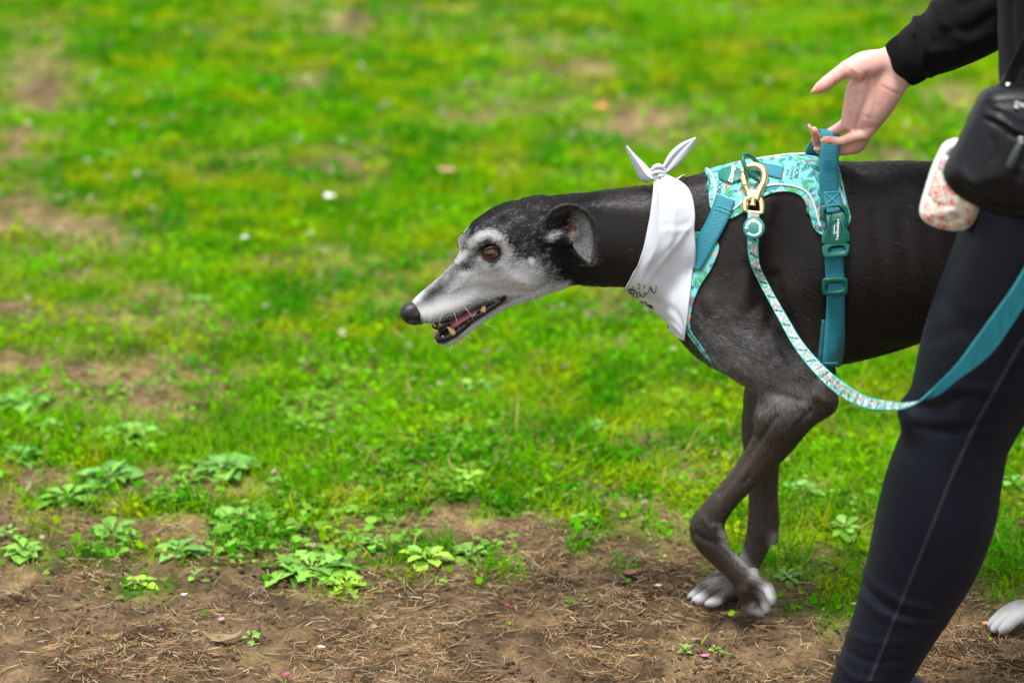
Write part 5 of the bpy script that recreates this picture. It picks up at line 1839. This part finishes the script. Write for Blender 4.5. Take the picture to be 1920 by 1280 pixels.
foldline([(0, .55), (.2, .62), (.42, .62)], .032, 0.00260)
foldline([(0, .8), (.12, .9), (.3, .93)], .025, 0.00186)
foldline([(.42, .95), (.47, .70), (.55, .40), (.62, .22)], .022, 0.00236)
foldline([(.33, .50), (.40, .75), (.44, .98)], .018, 0.00186)
foldline([(.30, .42), (.37, .68), (.41, .92)], .016, -0.00174)
foldline([(.72, .15), (.82, .55), (.93, .8)], .030, -0.00186)
foldline([(.78, .08), (.88, .30), (.96, .6)], .016, 0.00186)
foldline([(.12, .1), (.3, .12), (.5, .08)], .02, -0.00136)
wr = (fnoise(G.reshape(-1, 3) * np.array([1, 1, .45]), 70, 33, 3) - .5).reshape(ii.shape) * .0026
hem_ = .0007 * ((jj < .05) | (jj > .955))
G = G + Nn * (fold * np.clip(ed, .25, 1) + wr + hem_)[..., None]
Vn, Fn = slab_np(G, .0012, CAM)
Gm = G.copy(); Gm[..., 1] *= -1; Gm[..., 2] -= (.016 * smooth(.40, .08, ii)) + .016 * smooth(.30, .02, ii)
Vm, Fm = slab_np(Gm, .0012, np.array([CAM[0], -CAM[1], CAM[2]]))
# near and far halves meet at the knot and along the hem
nn = len(Vn)
Va = np.vstack([Vn, Vm])
Fa = Fn + [f + nn for f in Fm]
hem = np.array([i * nc for i in range(nr)])
Fa.append(np.stack([hem[:-1], hem[1:], hem[1:] + nn, hem[:-1] + nn], 1)[:6])
Fa.append(np.stack([hem[:-1], hem[1:], hem[1:] + nn, hem[:-1] + nn], 1)[44:])
cloth_me = mesh_np('cloth', Va, Fa)
cloth = link('cloth', cloth_me, m_cloth, bandana)
cl_bvh = bvh_of(cloth_me)
KB = Body(at(1195, 360, -.06) - .03, at(1285, 285, .05) + .03, .0014)
KB.chain(*nodes([(1226, 322, 8.5, -.014), (1233, 316, 9.5, -.020), (1241, 319, 8.0, -.018)]), k=.003)
KB.chain(*nodes([(1227, 330, 7, -.020), (1236, 336, 8, -.024), (1246, 333, 7, -.020)]), k=.004)
KB.chain(*nodes([(1240, 314, 5, -.014), (1243, 330, 5, -.026)]), k=.003)
for q in ([(1224, 318, 3, -.022), (1234, 312, 3.4, -.029), (1244, 314, 3, -.026)], [(1224, 326, 3, -.024), (1235, 322, 3.6, -.031), (1245, 324, 3, -.027)], [(1230, 333, 3, -.026), (1238, 329, 3, -.032), (1246, 331, 3, -.026)]):
    KB.chain(*nodes(q), k=.0012)
kn = link('knot', KB.mesh('knot', 1), m_cloth, bandana)
def bandana_end(rows, seed):
    """pointed cloth end: rows (left px, left py, right px, right py, Y)"""
    L = catmull(rows, 8)
    nc = 13
    G = np.zeros((len(L), nc, 3))
    for i, (ax, ay, bx, by, Y) in enumerate(L):
        t = i / (len(L) - 1)
        for j in range(nc):
            u = j / (nc - 1)
            c = math.sin(math.pi * u) - .5 * math.exp(-((u - .42) / .11) ** 2) * (1 - .7 * t)
            G[i, j] = at(ax + (bx - ax) * u, ay + (by - ay) * u, Y - .010 * c * (1 - .4 * t) + .004 * math.sin(7 * u + seed) * (1 - t))
    V, F = slab_np(G, .0022, CAM)
    return link('cloth_end', mesh_np('cloth_end', V, F), m_cloth, bandana)
bandana_end([(1213, 343, 1233, 330, -.014), (1201, 338, 1222, 321, -.012), (1190, 318, 1210, 308, -.010), (1181, 298, 1196, 294, -.008), (1174, 280, 1184, 282, -.006), (1173, 273, 1177, 273, -.005)], 1)
bandana_end([(1241, 316, 1246, 329, -.014), (1246, 303, 1262, 318, -.012), (1258, 284, 1279, 303, -.010), (1276, 269, 1294, 284, -.008), (1293, 261, 1303, 268, -.006), (1304, 257, 1307, 260, -.005)], 4)
m_ink = mat('black_print', (.012, .016, .025), rough=.7)
m_inkg = mat('green_print', (.16, .40, .02), rough=.7)
def ink(L, w, m, n=6):
    q = [(1150 + a / 8, 480 + b / 8) for a, b in L]
    c = catmull(q, n)
    T = np.gradient(c, axis=0); T /= np.linalg.norm(T, axis=1)[:, None]
    Nq = np.stack([-T[:, 1], T[:, 0]], 1)
    W = np.interp(np.linspace(0, 1, len(c)), np.linspace(0, 1, len(w)), w)
    Lp, Rp = [], []
    for k in range(len(c)):
        for s, out in ((1, Lp), (-1, Rp)):
            g = c[k] + Nq[k] * W[k] * s
            p = surf(cl_bvh, g[0], g[1], .0006)
            if p is None: p = surf(cl_bvh, g[0] + 4, g[1] - 4, .0006)
            if p is None: return
            out.append(p)
    nk = len(c)
    i = np.arange(nk - 1)
    link('print_stroke', mesh_np('print_stroke', np.array(Lp + Rp), np.stack([i, i + 1, i + 1 + nk, i + nk], 1)), m, cloth)
ink([(215, 515), (262, 498), (318, 512), (352, 535)], [.4, 1.7, 1.0, .3], m_ink)
ink([(260, 515), (238, 540), (252, 566), (298, 556), (330, 525)], [.4, .9, .5, .6, .3], m_ink)
ink([(352, 538), (305, 565), (300, 592), (338, 606)], [.4, .8, .6, .3], m_ink)
ink([(402, 535), (352, 572), (355, 612), (385, 602), (402, 560)], [.4, 1.0, .6, .6, .3], m_ink)
ink([(405, 560), (420, 600), (458, 604), (472, 562), (445, 540)], [.4, 1.1, .8, .5, .3], m_ink)
ink([(452, 562), (500, 566), (536, 512), (556, 455), (572, 500), (598, 546), (628, 544), (640, 500), (645, 440)], [.3, .5, .6, .8, 1.3, .8, .6, .6, .5], m_ink)
ink([(288, 450), (296, 470), (302, 496)], [.5, 1.6, .4], m_inkg)
ink([(362, 408), (388, 424), (408, 450)], [.4, 1.9, .4], m_inkg)
ink([(372, 460), (382, 482), (394, 506)], [.5, 2.1, .4], m_inkg)
ink([(478, 424), (466, 450), (458, 490)], [.6, 2.0, .4], m_inkg)
ink([(410, 680), (432, 688), (452, 700)], [.4, 1.3, .4], m_ink)
ink([(448, 684), (484, 694), (518, 712)], [.4, 1.5, .4], m_ink)
ink([(488, 734), (540, 740), (575, 762), (592, 792)], [.6, 2.2, 2.4, .4], m_ink)
# =================================================================== the person holding the harness
person = empty('person', (at(1900, 900, -.34)[0], -.34, 0), 'person in black leggings and a black knit sweater lifting the harness handle', 'person')
VD = np.array([0, .95, -.31])
# ---- skin
PB = Body(np.array([at(1500, 0, -.05)[0], -.68, at(0, 450, -.5)[2] - .02]), np.array([at(2200, 0, -.3)[0], .05, 1.27]), .0023)
m_knit = None
fa = lambda L, **k: PB.chain(*nodes(L), **k)
fa([(1688, 120, 34, -.066), (1740, 88, 40, -.070), (1850, 15, 46, -.085), (1975, -70, 48, -.10)], k=.01, squash=(VD, .8))
fa([(1690, 116, 31, -.066), (1655, 138, 36, -.068), (1618, 165, 29, -.068), (1601, 200, 20, -.064), (1592, 226, 14, -.058)], k=.008, squash=(VD, .50))
fa([(1692, 126, 31, -.066), (1662, 165, 33, -.068), (1642, 205, 27, -.066), (1629, 236, 17, -.064)], k=.010, squash=(VD, .52))
fa([(1632, 185, 34, -.066), (1612, 222, 24, -.060)], k=.010, squash=(VD, .45))
fa([(1660, 112, 20, -.070), (1622, 122, 26, -.078), (1592, 130, 17, -.080)], k=.010, squash=(VD, .75))
fa([(1664, 160, 20, -.076), (1652, 190, 20, -.076), (1640, 214, 14, -.074)], k=.012, squash=(VD, .6))
fa([(1606, 127, 17.9, -.078), (1584, 132.5, 15.0, -.080), (1562, 147, 13.5, -.082), (1546, 159, 12.6, -.083), (1535, 167, 10.5, -.083)], k=.005)
fa([(1594, 224, 12.7, -.056), (1577, 238, 10.5, -.040), (1557, 250, 9.6, -.022), (1540, 263, 9.1, -.022), (1531, 256, 8.6, -.034), (1526, 244, 6.8, -.040)], k=.004)
fa([(1608, 240, 12.6, -.058), (1592, 258, 10.5, -.040), (1568, 270, 9.1, -.020), (1545, 276, 8.6, -.018), (1533, 271, 7.7, -.028), (1527, 265, 5.9, -.034)], k=.003)
fa([(1624, 246, 12.6, -.060), (1610, 273, 12.1, -.044), (1588, 281, 10.0, -.028), (1560, 284, 9.1, -.024), (1540, 283, 7.7, -.030), (1533, 280, 5.9, -.034)], k=.003)
fa([(1638, 228, 14.5, -.064), (1622, 250, 12.1, -.066), (1602, 256, 10.7, -.068), (1578, 264, 8.4, -.064), (1558, 263, 7.8, -.060), (1547, 261, 5.8, -.058)], k=.003)
fa([(1960, -62, 46, -.10), (1985, -110, 50, -.10), (2040, -300, 58, -.12), (2050, -420, 66, -.16)], k=.02)
# other arm and hand with the end of the leash, trunk and neck under the clothes
fa([(2050, -420, 66, -.42), (2110, -200, 56, -.49), (2130, 20, 48, -.53), (2080, 200, 42, -.55), (2030, 330, 32, -.555)], k=.02)
fa([(2030, 340, 32, -.555), (2015, 395, 38, -.557), (2005, 425, 30, -.557)], k=.01, squash=(VD, .6))
for q in range(4):
    fa([(1992 - 2 * q, 385 + 16 * q, 12, -.560), (1975, 392 + 17 * q, 11.5, -.575), (1988, 398 + 17 * q, 11, -.592), (2010, 396 + 17 * q, 9, -.590)], k=.003)
fa([(2035, 375, 14, -.57), (2010, 382, 12.5, -.595), (1992, 400, 10, -.606)], k=.004)
fa([(2040, 60, 120, -.29), (2050, -150, 130, -.29), (2050, -420, 110, -.29)], k=.03)
fa([(2050, -400, 66, -.13), (2050, -425, 75, -.29), (2050, -400, 66, -.45)], k=.03)
fa([(2050, -420, 70, -.29), (2040, -560, 62, -.29)], k=.03)
skin_me = PB.mesh('body', 2)
del PB
for L, s, d in (([(1604, 241), (1612, 217), (1626, 178), (1630, 142)], 3.2, 2.4), ([(1603, 243), (1618, 241), (1634, 240)], 2.2, 2.4), ([(1581, 120), (1583, 137), (1588, 150)], 2.4, 2.2), ([(1557, 139), (1563, 148), (1568, 158)], 1.8, 1.8),
                ([(1652, 160), (1668, 170), (1686, 177)], 1.8, 1.3), ([(1590, 152), (1604, 158), (1618, 152), (1628, 138)], 3.2, 2.2), ([(1618, 218), (1632, 222)], 1.8, 1.2), ([(1594, 213), (1600, 230), (1604, 243)], 2.6, 2.0),
                ([(1590, 246), (1596, 256), (1598, 264)], 1.6, 1.6), ([(1660, 100), (1672, 130), (1688, 150)], 3, 1.0), ([(1672, 96), (1684, 122), (1698, 145)], 2.6, -1.0), ([(1608, 180), (1620, 175)], 2.0, 1.0), ([(1618, 244), (1624, 256)], 1.8, 1.6), ([(1574, 256), (1577, 270)], 1.6, 1.2), ([(1596, 272), (1600, 288)], 1.8, 1.5), ([(1576, 134), (1580, 146)], 1.6, 1.2), ([(1640, 150), (1636, 190), (1622, 228)], 3.0, -1.2), ([(1605, 190), (1612, 205)], 2.2, 1.2), ([(1598, 128), (1612, 140), (1616, 152)], 3.0, -1.6), ([(1648, 196), (1654, 214)], 2.0, 1.0)):
    crease(skin_me, L, s, d)
SV = verts(skin_me); SQ = proj(SV)
sk = np.tile(np.array([.76, .44, .375]), (len(SV), 1))
red = np.zeros(len(SV))
for (x, y, r_, s_) in ((1534, 168, 16, .8), (1560, 148, 12, .35), (1532, 256, 16, .8), (1530, 268, 12, .8), (1536, 280, 12, .8), (1550, 262, 14, .6), (1590, 258, 14, .35), (1600, 282, 18, .6), (1585, 135, 16, .3), (1655, 175, 22, .15)):
    red = np.maximum(red, s_ * np.exp(-((SQ[:, 0] - x) ** 2 + (SQ[:, 1] - y) ** 2) / r_ ** 2))
for L in ([(1604, 241), (1612, 217), (1626, 178), (1630, 142)], [(1581, 120), (1583, 137), (1588, 150)], [(1557, 139), (1568, 158)], [(1603, 243), (1634, 240)], [(1652, 160), (1686, 177)]):
    red = np.maximum(red, .34 * np.exp(-(dist_poly(SQ, L) / 3.2) ** 2))
red = np.clip(red + .65 * (fnoise(SV, 75, 3, 3) - .45), 0, 1)[:, None]
sk = sk * (1 - red) + np.array([.66, .235, .165]) * red
set_col(skin_me, sk)
m_hskin = mat('fair_skin', (.68, .42, .34), rough=.48, attr='Col', spec=.4, sss=.12, bump=(330, .30, .0009))
link('body', skin_me, m_hskin, person)
m_nail = mat('peach_nail', (.78, .38, .22), rough=.18, spec=.6, coat=.6)
def nail(a, b, w, Ya, Yb, flat=.35):
    p, q = at(*a, Ya), at(*b, Yb)
    tube('fingernail', [p, p + (q - p) * .35, p + (q - p) * .7, q], np.array([w * .75, w, w * .9, w * .45]) / SC, m_nail, person, 10, flat=flat)
nail((1541, 157), (1521, 176), 6.0, -.086, -.087, .55)
nail((1526, 254), (1516, 234), 5.2, -.043, -.047, .7)
nail((1531, 270), (1521, 262), 3.4, -.036, -.040, .7)
nail((1535, 284), (1526, 278), 3.4, -.038, -.042, .7)
nail((1557, 268), (1538, 262), 4.2, -.064, -.066, .7)

# ---- black sweater
m_knit = mat('black_knit', (.0048, .0048, .0054), rough=.9, spec=.14, sheen=.03, bump=(900, .5, .0012))
SB = Body(np.array([at(1640, 0, -.05)[0], -.70, at(0, 230, -.3)[2] - .02]), np.array([at(2260, 0, -.3)[0], .10, 1.27]), .0042)
sa = lambda L, **k: SB.chain(*nodes(L), **k)
sa([(1706, 109, 44, -.068), (1732, 92, 54, -.070), (1772, 72, 62, -.074), (1830, 30, 77, -.084), (1900, -22, 82, -.095), (1980, -85, 84, -.105)], k=.01)
sa([(1975, -75, 82, -.10), (2010, -170, 86, -.10), (2045, -320, 92, -.12), (2050, -420, 92, -.17)], k=.02)
sa([(2036, 180, 158, -.30), (2035, 60, 160, -.29), (2040, -100, 166, -.29), (2050, -300, 165, -.29), (2050, -400, 130, -.29)], k=.03, squash=(YV, 1.15))
sa([(2050, -420, 90, -.42), (2110, -200, 82, -.49), (2140, 20, 74, -.53), (2085, 200, 62, -.55), (2045, 295, 50, -.555)], k=.03)
sw_me = SB.mesh('sweater', 2)
del SB
for L, s, d in (([(1716, 30), (1722, 60), (1732, 85), (1730, 110)], 7, -7), ([(1728, 25), (1738, 60), (1750, 85)], 6, 6), ([(1752, 10), (1770, 45), (1800, 70)], 9, -6), ([(1735, 130), (1755, 115), (1790, 110)], 7, 5), ([(1750, 95), (1790, 92), (1830, 70)], 9, -6),
                ([(1775, 60), (1820, 55), (1860, 30)], 9, 6), ([(1800, 10), (1840, -5), (1880, -30)], 10, 5), ([(1790, 118), (1825, 90), (1860, 62)], 8, -5), ([(1726, 120), (1745, 140)], 6, -4), ([(1895, 0), (1897, 80), (1905, 160)], 7, 4), ([(1712, 70), (1716, 92), (1724, 118)], 5, 6)):
    crease(sw_me, L, s, d)
sweater = link('sweater', sw_me, m_knit, person)
# ribbed cuff
c0, c1 = at(1684, 124, -.066), at(1716, 103, -.070)
ax = (c1 - c0) / np.linalg.norm(c1 - c0)
e1 = np.cross(ax, [0, -1, 0]); e1 /= np.linalg.norm(e1)
e2 = np.cross(ax, e1)
nu, na = 14, 260
G = np.zeros((nu, na, 3))
for i in range(nu):
    t = i / (nu - 1)
    for j in range(na):
        a = 2 * math.pi * j / na
        R = (42.5 + 4.0 * math.sin(t * 2.4) + .9 * math.cos(65 * a) - 3.0 * (t < .05)) / SC
        G[i, j] = c0 + (c1 - c0) * t + (e1 * math.cos(a) + e2 * math.sin(a) * .85) * R
V = np.vstack([G.reshape(-1, 3), (c0 + (G[0] - c0) * .86)])
i = np.arange(nu - 1)[:, None]; j = np.arange(na)[None]
F = np.stack([i * na + j, i * na + (j + 1) % na, (i + 1) * na + (j + 1) % na, (i + 1) * na + j], -1).reshape(-1, 4)
j = np.arange(na)
F = np.vstack([F, np.stack([nu * na + j, nu * na + (j + 1) % na, (j + 1) % na, j], 1)])
link('cuff', mesh_np('cuff', V, F), m_knit, sweater)

# ---- leggings
m_leg = mat('black_leggings', (.0038, .0050, .0105), rough=.5, spec=.16, sheen=.02, bump=(1600, .2, .0004))
lb = Body(np.array([at(1500, 0, -.3)[0], -.62, .0]), np.array([at(2420, 0, -.3)[0], .04, at(0, 120, -.3)[2]]), .0045)
la = lambda L, **k: lb.chain(*nodes(L), **k)
la([(2035, 200, 160, -.30), (2030, 320, 172, -.30)], k=.03, squash=(YV, 1.1))
la([(2010, 330, 150, -.37), (1962, 430, 152, -.38), (1915, 530, 143, -.385), (1865, 640, 133, -.385), (1830, 720, 117, -.385), (1808, 780, 104, -.385), (1790, 830, 100.5, -.385), (1770, 900, 107, -.38), (1757, 960, 110.5, -.378), (1737, 1030, 105, -.376), (1714, 1090, 94, -.375), (1692, 1140, 85, -.375), (1664, 1200, 76, -.375), (1637, 1260, 69, -.375), (1622, 1292, 66, -.375)], k=.03, n=6)
la([(1716, 786, 22, -.40), (1706, 770, 20, -.39)], k=.03)
la([(2030, 330, 150, -.22), (2085, 520, 140, -.20), (2110, 740, 108, -.19), (2150, 900, 104, -.19), (2210, 1060, 78, -.19), (2255, 1170, 58, -.19)], k=.03)
lg_me = lb.mesh('leggings', 2)
del lb
for L, s, d in (([(1612, 1080), (1640, 1118), (1680, 1146), (1740, 1160), (1790, 1152)], 7, 3.5), ([(1616, 1062), (1640, 1095), (1690, 1128), (1745, 1142)], 7, -3.5), ([(1606, 1104), (1640, 1140), (1690, 1164), (1770, 1170)], 6, -2.5), ([(1570, 1240), (1600, 1270), (1650, 1278)], 6, -3.0), ([(1712, 760), (1760, 766), (1800, 745)], 9, 3.5), ([(1702, 782), (1740, 792), (1790, 785)], 10, -3.0), ([(1840, 860), (1880, 830), (1910, 800)], 9, 3), ([(1720, 800), (1790, 810), (1860, 790), (1905, 770)], 8, 2.5), ([(1735, 740), (1800, 725), (1880, 735)], 9, -2.5), ([(1580, 1215), (1630, 1240), (1700, 1235)], 6, 2.5), ([(1590, 1190), (1650, 1205), (1740, 1195)], 6, -2.0), ([(1740, 640), (1800, 620), (1870, 640)], 14, 2.5), ([(1770, 560), (1800, 600), (1860, 600)], 16, 2)):
    crease(lg_me, L, s, d)
leggings = link('leggings', lg_me, m_leg, person)
lg_bvh = bvh_of(lg_me)
m_seam = mat('seam_thread', (.0045, .0058, .0115), rough=.6)
SL = catmull([(1935, 610), (1900, 668), (1866, 730), (1832, 790), (1808, 840), (1785, 892), (1762, 950), (1742, 1000), (1722, 1050), (1702, 1100), (1682, 1148), (1662, 1198), (1645, 1240), (1630, 1276)], 10)
P = np.array([surf(lg_bvh, x, y, .0003) for x, y in SL])
P[1:-1] = .5 * P[1:-1] + .25 * (P[:-2] + P[2:])
seam = tube('seam', P, .0024, m_seam, leggings, 8, flat=.6)
T, N, Bn = frame_tube(P)
V, F = [], []
k = 0
for i in range(0, len(P) - 1):
    for f in np.linspace(0, 1, 3, endpoint=False):
        c = P[i] * (1 - f) + P[i + 1] * f
        vd = CAM - c; vd /= np.linalg.norm(vd)
        sd = np.cross(T[i], vd); sd /= np.linalg.norm(sd)
        c = c + vd * .0018
        a, b = c - sd * .0030 - T[i] * .0011, c + sd * .0030 + T[i] * .0011
        V += [a - T[i] * .00045, a + T[i] * .00045, b + T[i] * .00045, b - T[i] * .00045]
        F.append([k, k + 1, k + 2, k + 3]); k += 4
st = link('seam_stitches', mesh_np('seam_stitches', np.array(V), np.array(F)), mat('grey_thread', (.0065, .0085, .016), rough=.7), leggings)
st['kind'] = 'stuff'
# shoes, out of the picture below the hems
m_shoe = mat('black_shoe', (.012, .012, .013), rough=.6)
def shoe(px, Y):
    x = at(px, 1290, Y)[0]
    S_ = Body(np.array([x - .25, Y - .07, -.002]), np.array([x + .10, Y + .07, .16]), .0035)
    S_.chain(np.array([[x + .05, Y, .040], [x - .05, Y, .030], [x - .15, Y, .024]]), np.array([.040, .030, .024]), k=.01)
    S_.chain(np.array([[x + .01, Y, .05], [x + .012, Y, .12]]), np.array([.045, .042]), k=.02)
    link('shoe', S_.mesh('shoe', 1), m_shoe, person)
shoe(1625, -.375)
shoe(2262, -.19)

# =================================================================== bags at the hip
def poly_sdf(X, Z, poly):
    P = np.asarray(poly, float)
    d = np.full(X.shape, 1e9); ins = np.zeros(X.shape, bool)
    for a, b in zip(P, np.roll(P, -1, 0)):
        ab = b - a
        u = np.clip(((X - a[0]) * ab[0] + (Z - a[1]) * ab[1]) / (ab @ ab + 1e-12), 0, 1)
        d = np.minimum(d, np.hypot(X - a[0] - u * ab[0], Z - a[1] - u * ab[1]))
        c = ((a[1] > Z) != (b[1] > Z)) & (X < (b[0] - a[0]) * (Z - a[1]) / (b[1] - a[1] + 1e-12) + a[0])
        ins ^= c
    return np.where(ins, -d, d)

def pillow(name, poly, Y, half, r, h):
    W = np.array([at(x, y, Y - half * .6) for x, y in chaikin(poly, 2)])
    lo = np.array([W[:, 0].min() - .02, Y - half - .02, W[:, 2].min() - .02]); hi = np.array([W[:, 0].max() + .02, Y + half + .02, W[:, 2].max() + .02])
    b = Body(lo, hi, h)
    ax = [b.lo[k] + h * np.arange(b.n[k]) for k in range(3)]
    X, Z = np.meshgrid(ax[0], ax[2], indexing='ij')
    d2 = poly_sdf(X, Z, W[:, [0, 2]])[:, None, :]
    bulge = half * (.62 + .38 * smooth(0, .06, -d2))
    q = np.abs(ax[1] - Y)[None, :, None] - bulge
    b.d = (np.sqrt(np.maximum(d2 + r, 0) ** 2 + np.maximum(q + r, 0) ** 2) + np.minimum(np.maximum(d2 + r, q + r), 0) - r).astype(np.float32)
    return b.mesh(name, 14)
bag = empty('crossbody_bag', (at(1900, 300, -.50)[0], -.50, at(1900, 300, -.50)[2]), 'black nylon bag with a front zip pocket hanging at the person\'s hip', 'bag')
m_nylon = mat('black_nylon', (.0040, .0044, .0060), rough=.42, spec=.28, bump=(260, .25, .0012), vary=.2, vscale=30)
bag_me = pillow('bag_body', [(1862, 176), (1920, 168), (2060, 172), (2090, 260), (2085, 380), (2030, 425), (1930, 422), (1880, 414), (1828, 394), (1792, 372), (1776, 346), (1782, 322), (1806, 278), (1832, 222), (1848, 190)], -.50, .052, .026, .003)
for L, s, d in (([(1850, 222), (1880, 238), (1896, 252), (1930, 266), (2000, 282)], 4, 7), ([(1856, 206), (1880, 214), (1920, 236), (2000, 255)], 5, 3.5), ([(1852, 214), (1880, 226), (1920, 248), (2000, 268)], 5, -5), ([(1850, 196), (1900, 192), (1980, 200)], 4, 3), ([(1790, 345), (1830, 372), (1890, 392), (1960, 398)], 7, 4),
                ([(1800, 318), (1840, 360), (1890, 380)], 10, -3), ([(1905, 330), (1890, 365), (1900, 395)], 8, 4), ([(1925, 320), (1912, 360), (1925, 400)], 8, -5), ([(1860, 260), (1866, 282), (1860, 300)], 5, 2)):
    crease(bag_me, L, s, d)
bag_o = link('bag_body', bag_me, m_nylon, bag)
bag_bvh = bvh_of(bag_me)
m_steel = mat('bright_steel', (.75, .74, .72), rough=.22, metal=1.0)
zp = tangent(bag_bvh, 1902, 290, .002)
plate('zip_pull', [(1907, 266), (1918, 271), (1904, 303), (1894, 319), (1885, 313), (1889, 300)], zp, -.001, .0035, mat('grey_pull_tab', (.045, .050, .058), rough=.55), bag_o, 1.5, round_=1)
tube('pull_ring', [zp(1914 + 4 * math.cos(t), 263 + 5 * math.sin(t), .002) for t in np.linspace(0, 6.28, 16, endpoint=False)], .0013, m_steel, bag_o, 6, closed=True)
lp_ = tangent(bag_bvh, 1916, 198, .0006)
m_logo = mat('silver_logo', (.75, .72, .66), rough=.3, metal=.6)
for L in ([(1903, 189), (1912, 191), (1911, 196), (1902, 193)], [(1913, 192), (1923, 197), (1921, 202), (1912, 197)], [(1902, 196), (1911, 199), (1909, 204), (1901, 201)], [(1925, 198), (1934, 203), (1932, 208), (1924, 203)]):
    plate('logo_letter', L, lp_, -.0004, .0012, m_logo, bag_o, .6, round_=1)
tube('strap_ring', [at(x, y, -.49) for x, y in catmull([(1849, 196), (1851, 184), (1858, 177), (1868, 174), (1880, 176)], 5)], .0021, m_steel, bag, 8)
KB = Body(at(1870, 185, -.50) - .03, at(1895, 150, -.50) + .03, .0016)
KB.chain(*nodes([(1880, 170, 5.5, -.49), (1886, 162, 5.0, -.49)]), k=.002)
KB.chain(*nodes([(1886, 164, 6, -.49), (1892, 158, 4, -.49)]), k=.002)
link('strap_clip', KB.mesh('strap_clip', 1), m_steel, bag)
wp = catmull([(1876, 172, -.49, 14), (1900, 130, -.475, 16), (1960, 0, -.47, 18), (2010, -200, -.46, 18), (2040, -420, -.40, 18)], 8)
Wm = np.array([at(a, b, c) for a, b, c, _ in wp])
V, F = tube_np(Wm, wp[:, 3] / SC, 10, flat=.2)
link('shoulder_strap', mesh_np('shoulder_strap', V, F), m_nylon, bag)

pouch = empty('treat_pouch', (at(1780, 350, -.40)[0], -.40, at(1780, 350, -.40)[2]), 'cream pouch printed with small red and pink squares behind the black bag', 'pouch')
po_me = pillow('pouch_body', [(1806, 266), (1783, 272), (1772, 282), (1766, 294), (1754, 318), (1742, 356), (1730, 396), (1729, 414), (1744, 428), (1766, 436), (1800, 442), (1830, 432), (1850, 380), (1850, 300), (1830, 270)], -.40, .036, .020, .0025)
crease(po_me, [(1772, 288), (1790, 286), (1806, 276)], 3, 4)
crease(po_me, [(1745, 420), (1752, 405), (1748, 380)], 4, 2)
for L, s, d in (([(1760, 320), (1775, 345), (1782, 380)], 4, 3), ([(1740, 370), (1760, 385), (1790, 388)], 4, 2.5), ([(1750, 410), (1775, 418), (1800, 412)], 4, 2.5), ([(1775, 300), (1785, 320), (1788, 350)], 4, -2.5), ([(1736, 398), (1744, 360), (1756, 325)], 3, 3)):
    crease(po_me, L, s, d)
relax_mesh(po_me, 1)
PV = verts(po_me)
pu, pv = PV[:, 0] * 1000, PV[:, 2] * 1000
ca, sa_ = math.cos(.28), math.sin(.28)
u, v = pu * ca + pv * sa_, -pu * sa_ + pv * ca
C = np.tile(np.array([.76, .70, .60]), (len(PV), 1))
cell = 16.0
iu, iv = np.floor(u / cell).astype(int), np.floor(v / cell).astype(int)
fu_, fv_ = u / cell - iu - .5, v / cell - iv - .5
hsh = _hash(iu.astype(np.int64), iv.astype(np.int64), np.zeros_like(iu, dtype=np.int64), 5)
pal = [(.72, .25, .22), (.20, .36, .55), (.62, .08, .07), (.38, .45, .30), (.72, .45, .42)]
for q in range(5):
    m = (hsh * 5).astype(int) == q
    box = np.maximum(np.abs(fu_), np.abs(fv_)); cir = np.hypot(fu_, fv_)
    sh = cir if q % 2 else box
    C[m & (sh > .33) & (sh < .40)] = pal[q]
    C[m & (sh <= .33)] = (.76, .56, .46)
    bl = np.hypot(fu_ * 1.4 + .08 * np.sin(v), fv_ + .06 * np.sin(u)) < .19
    C[m & bl] = [(.62, .08, .06), (.70, .20, .36), (.62, .10, .06), (.62, .42, .08), (.66, .10, .10)][q]
edge = np.abs(PV[:, 1] + .40) < .011
C[edge] = (.80, .79, .76)
set_col(po_me, C)
m_pouch = mat('printed_cotton', (.76, .7, .6), rough=.8, attr='Col', spec=.2, bump=(500, .2, .0006))
po = link('pouch_body', po_me, m_pouch, pouch)
KB = Body(at(1762, 300, -.42) - .02, at(1815, 262, -.40) + .03, .002)
KB.chain(*nodes([(1776, 287, 6, -.43), (1780, 277, 7, -.43), (1794, 271, 7, -.43), (1808, 266, 6, -.43)]), k=.003)
link('drawstring_rim', KB.mesh('drawstring_rim', 1), mat('white_binding', (.78, .77, .76), rough=.8), pouch)
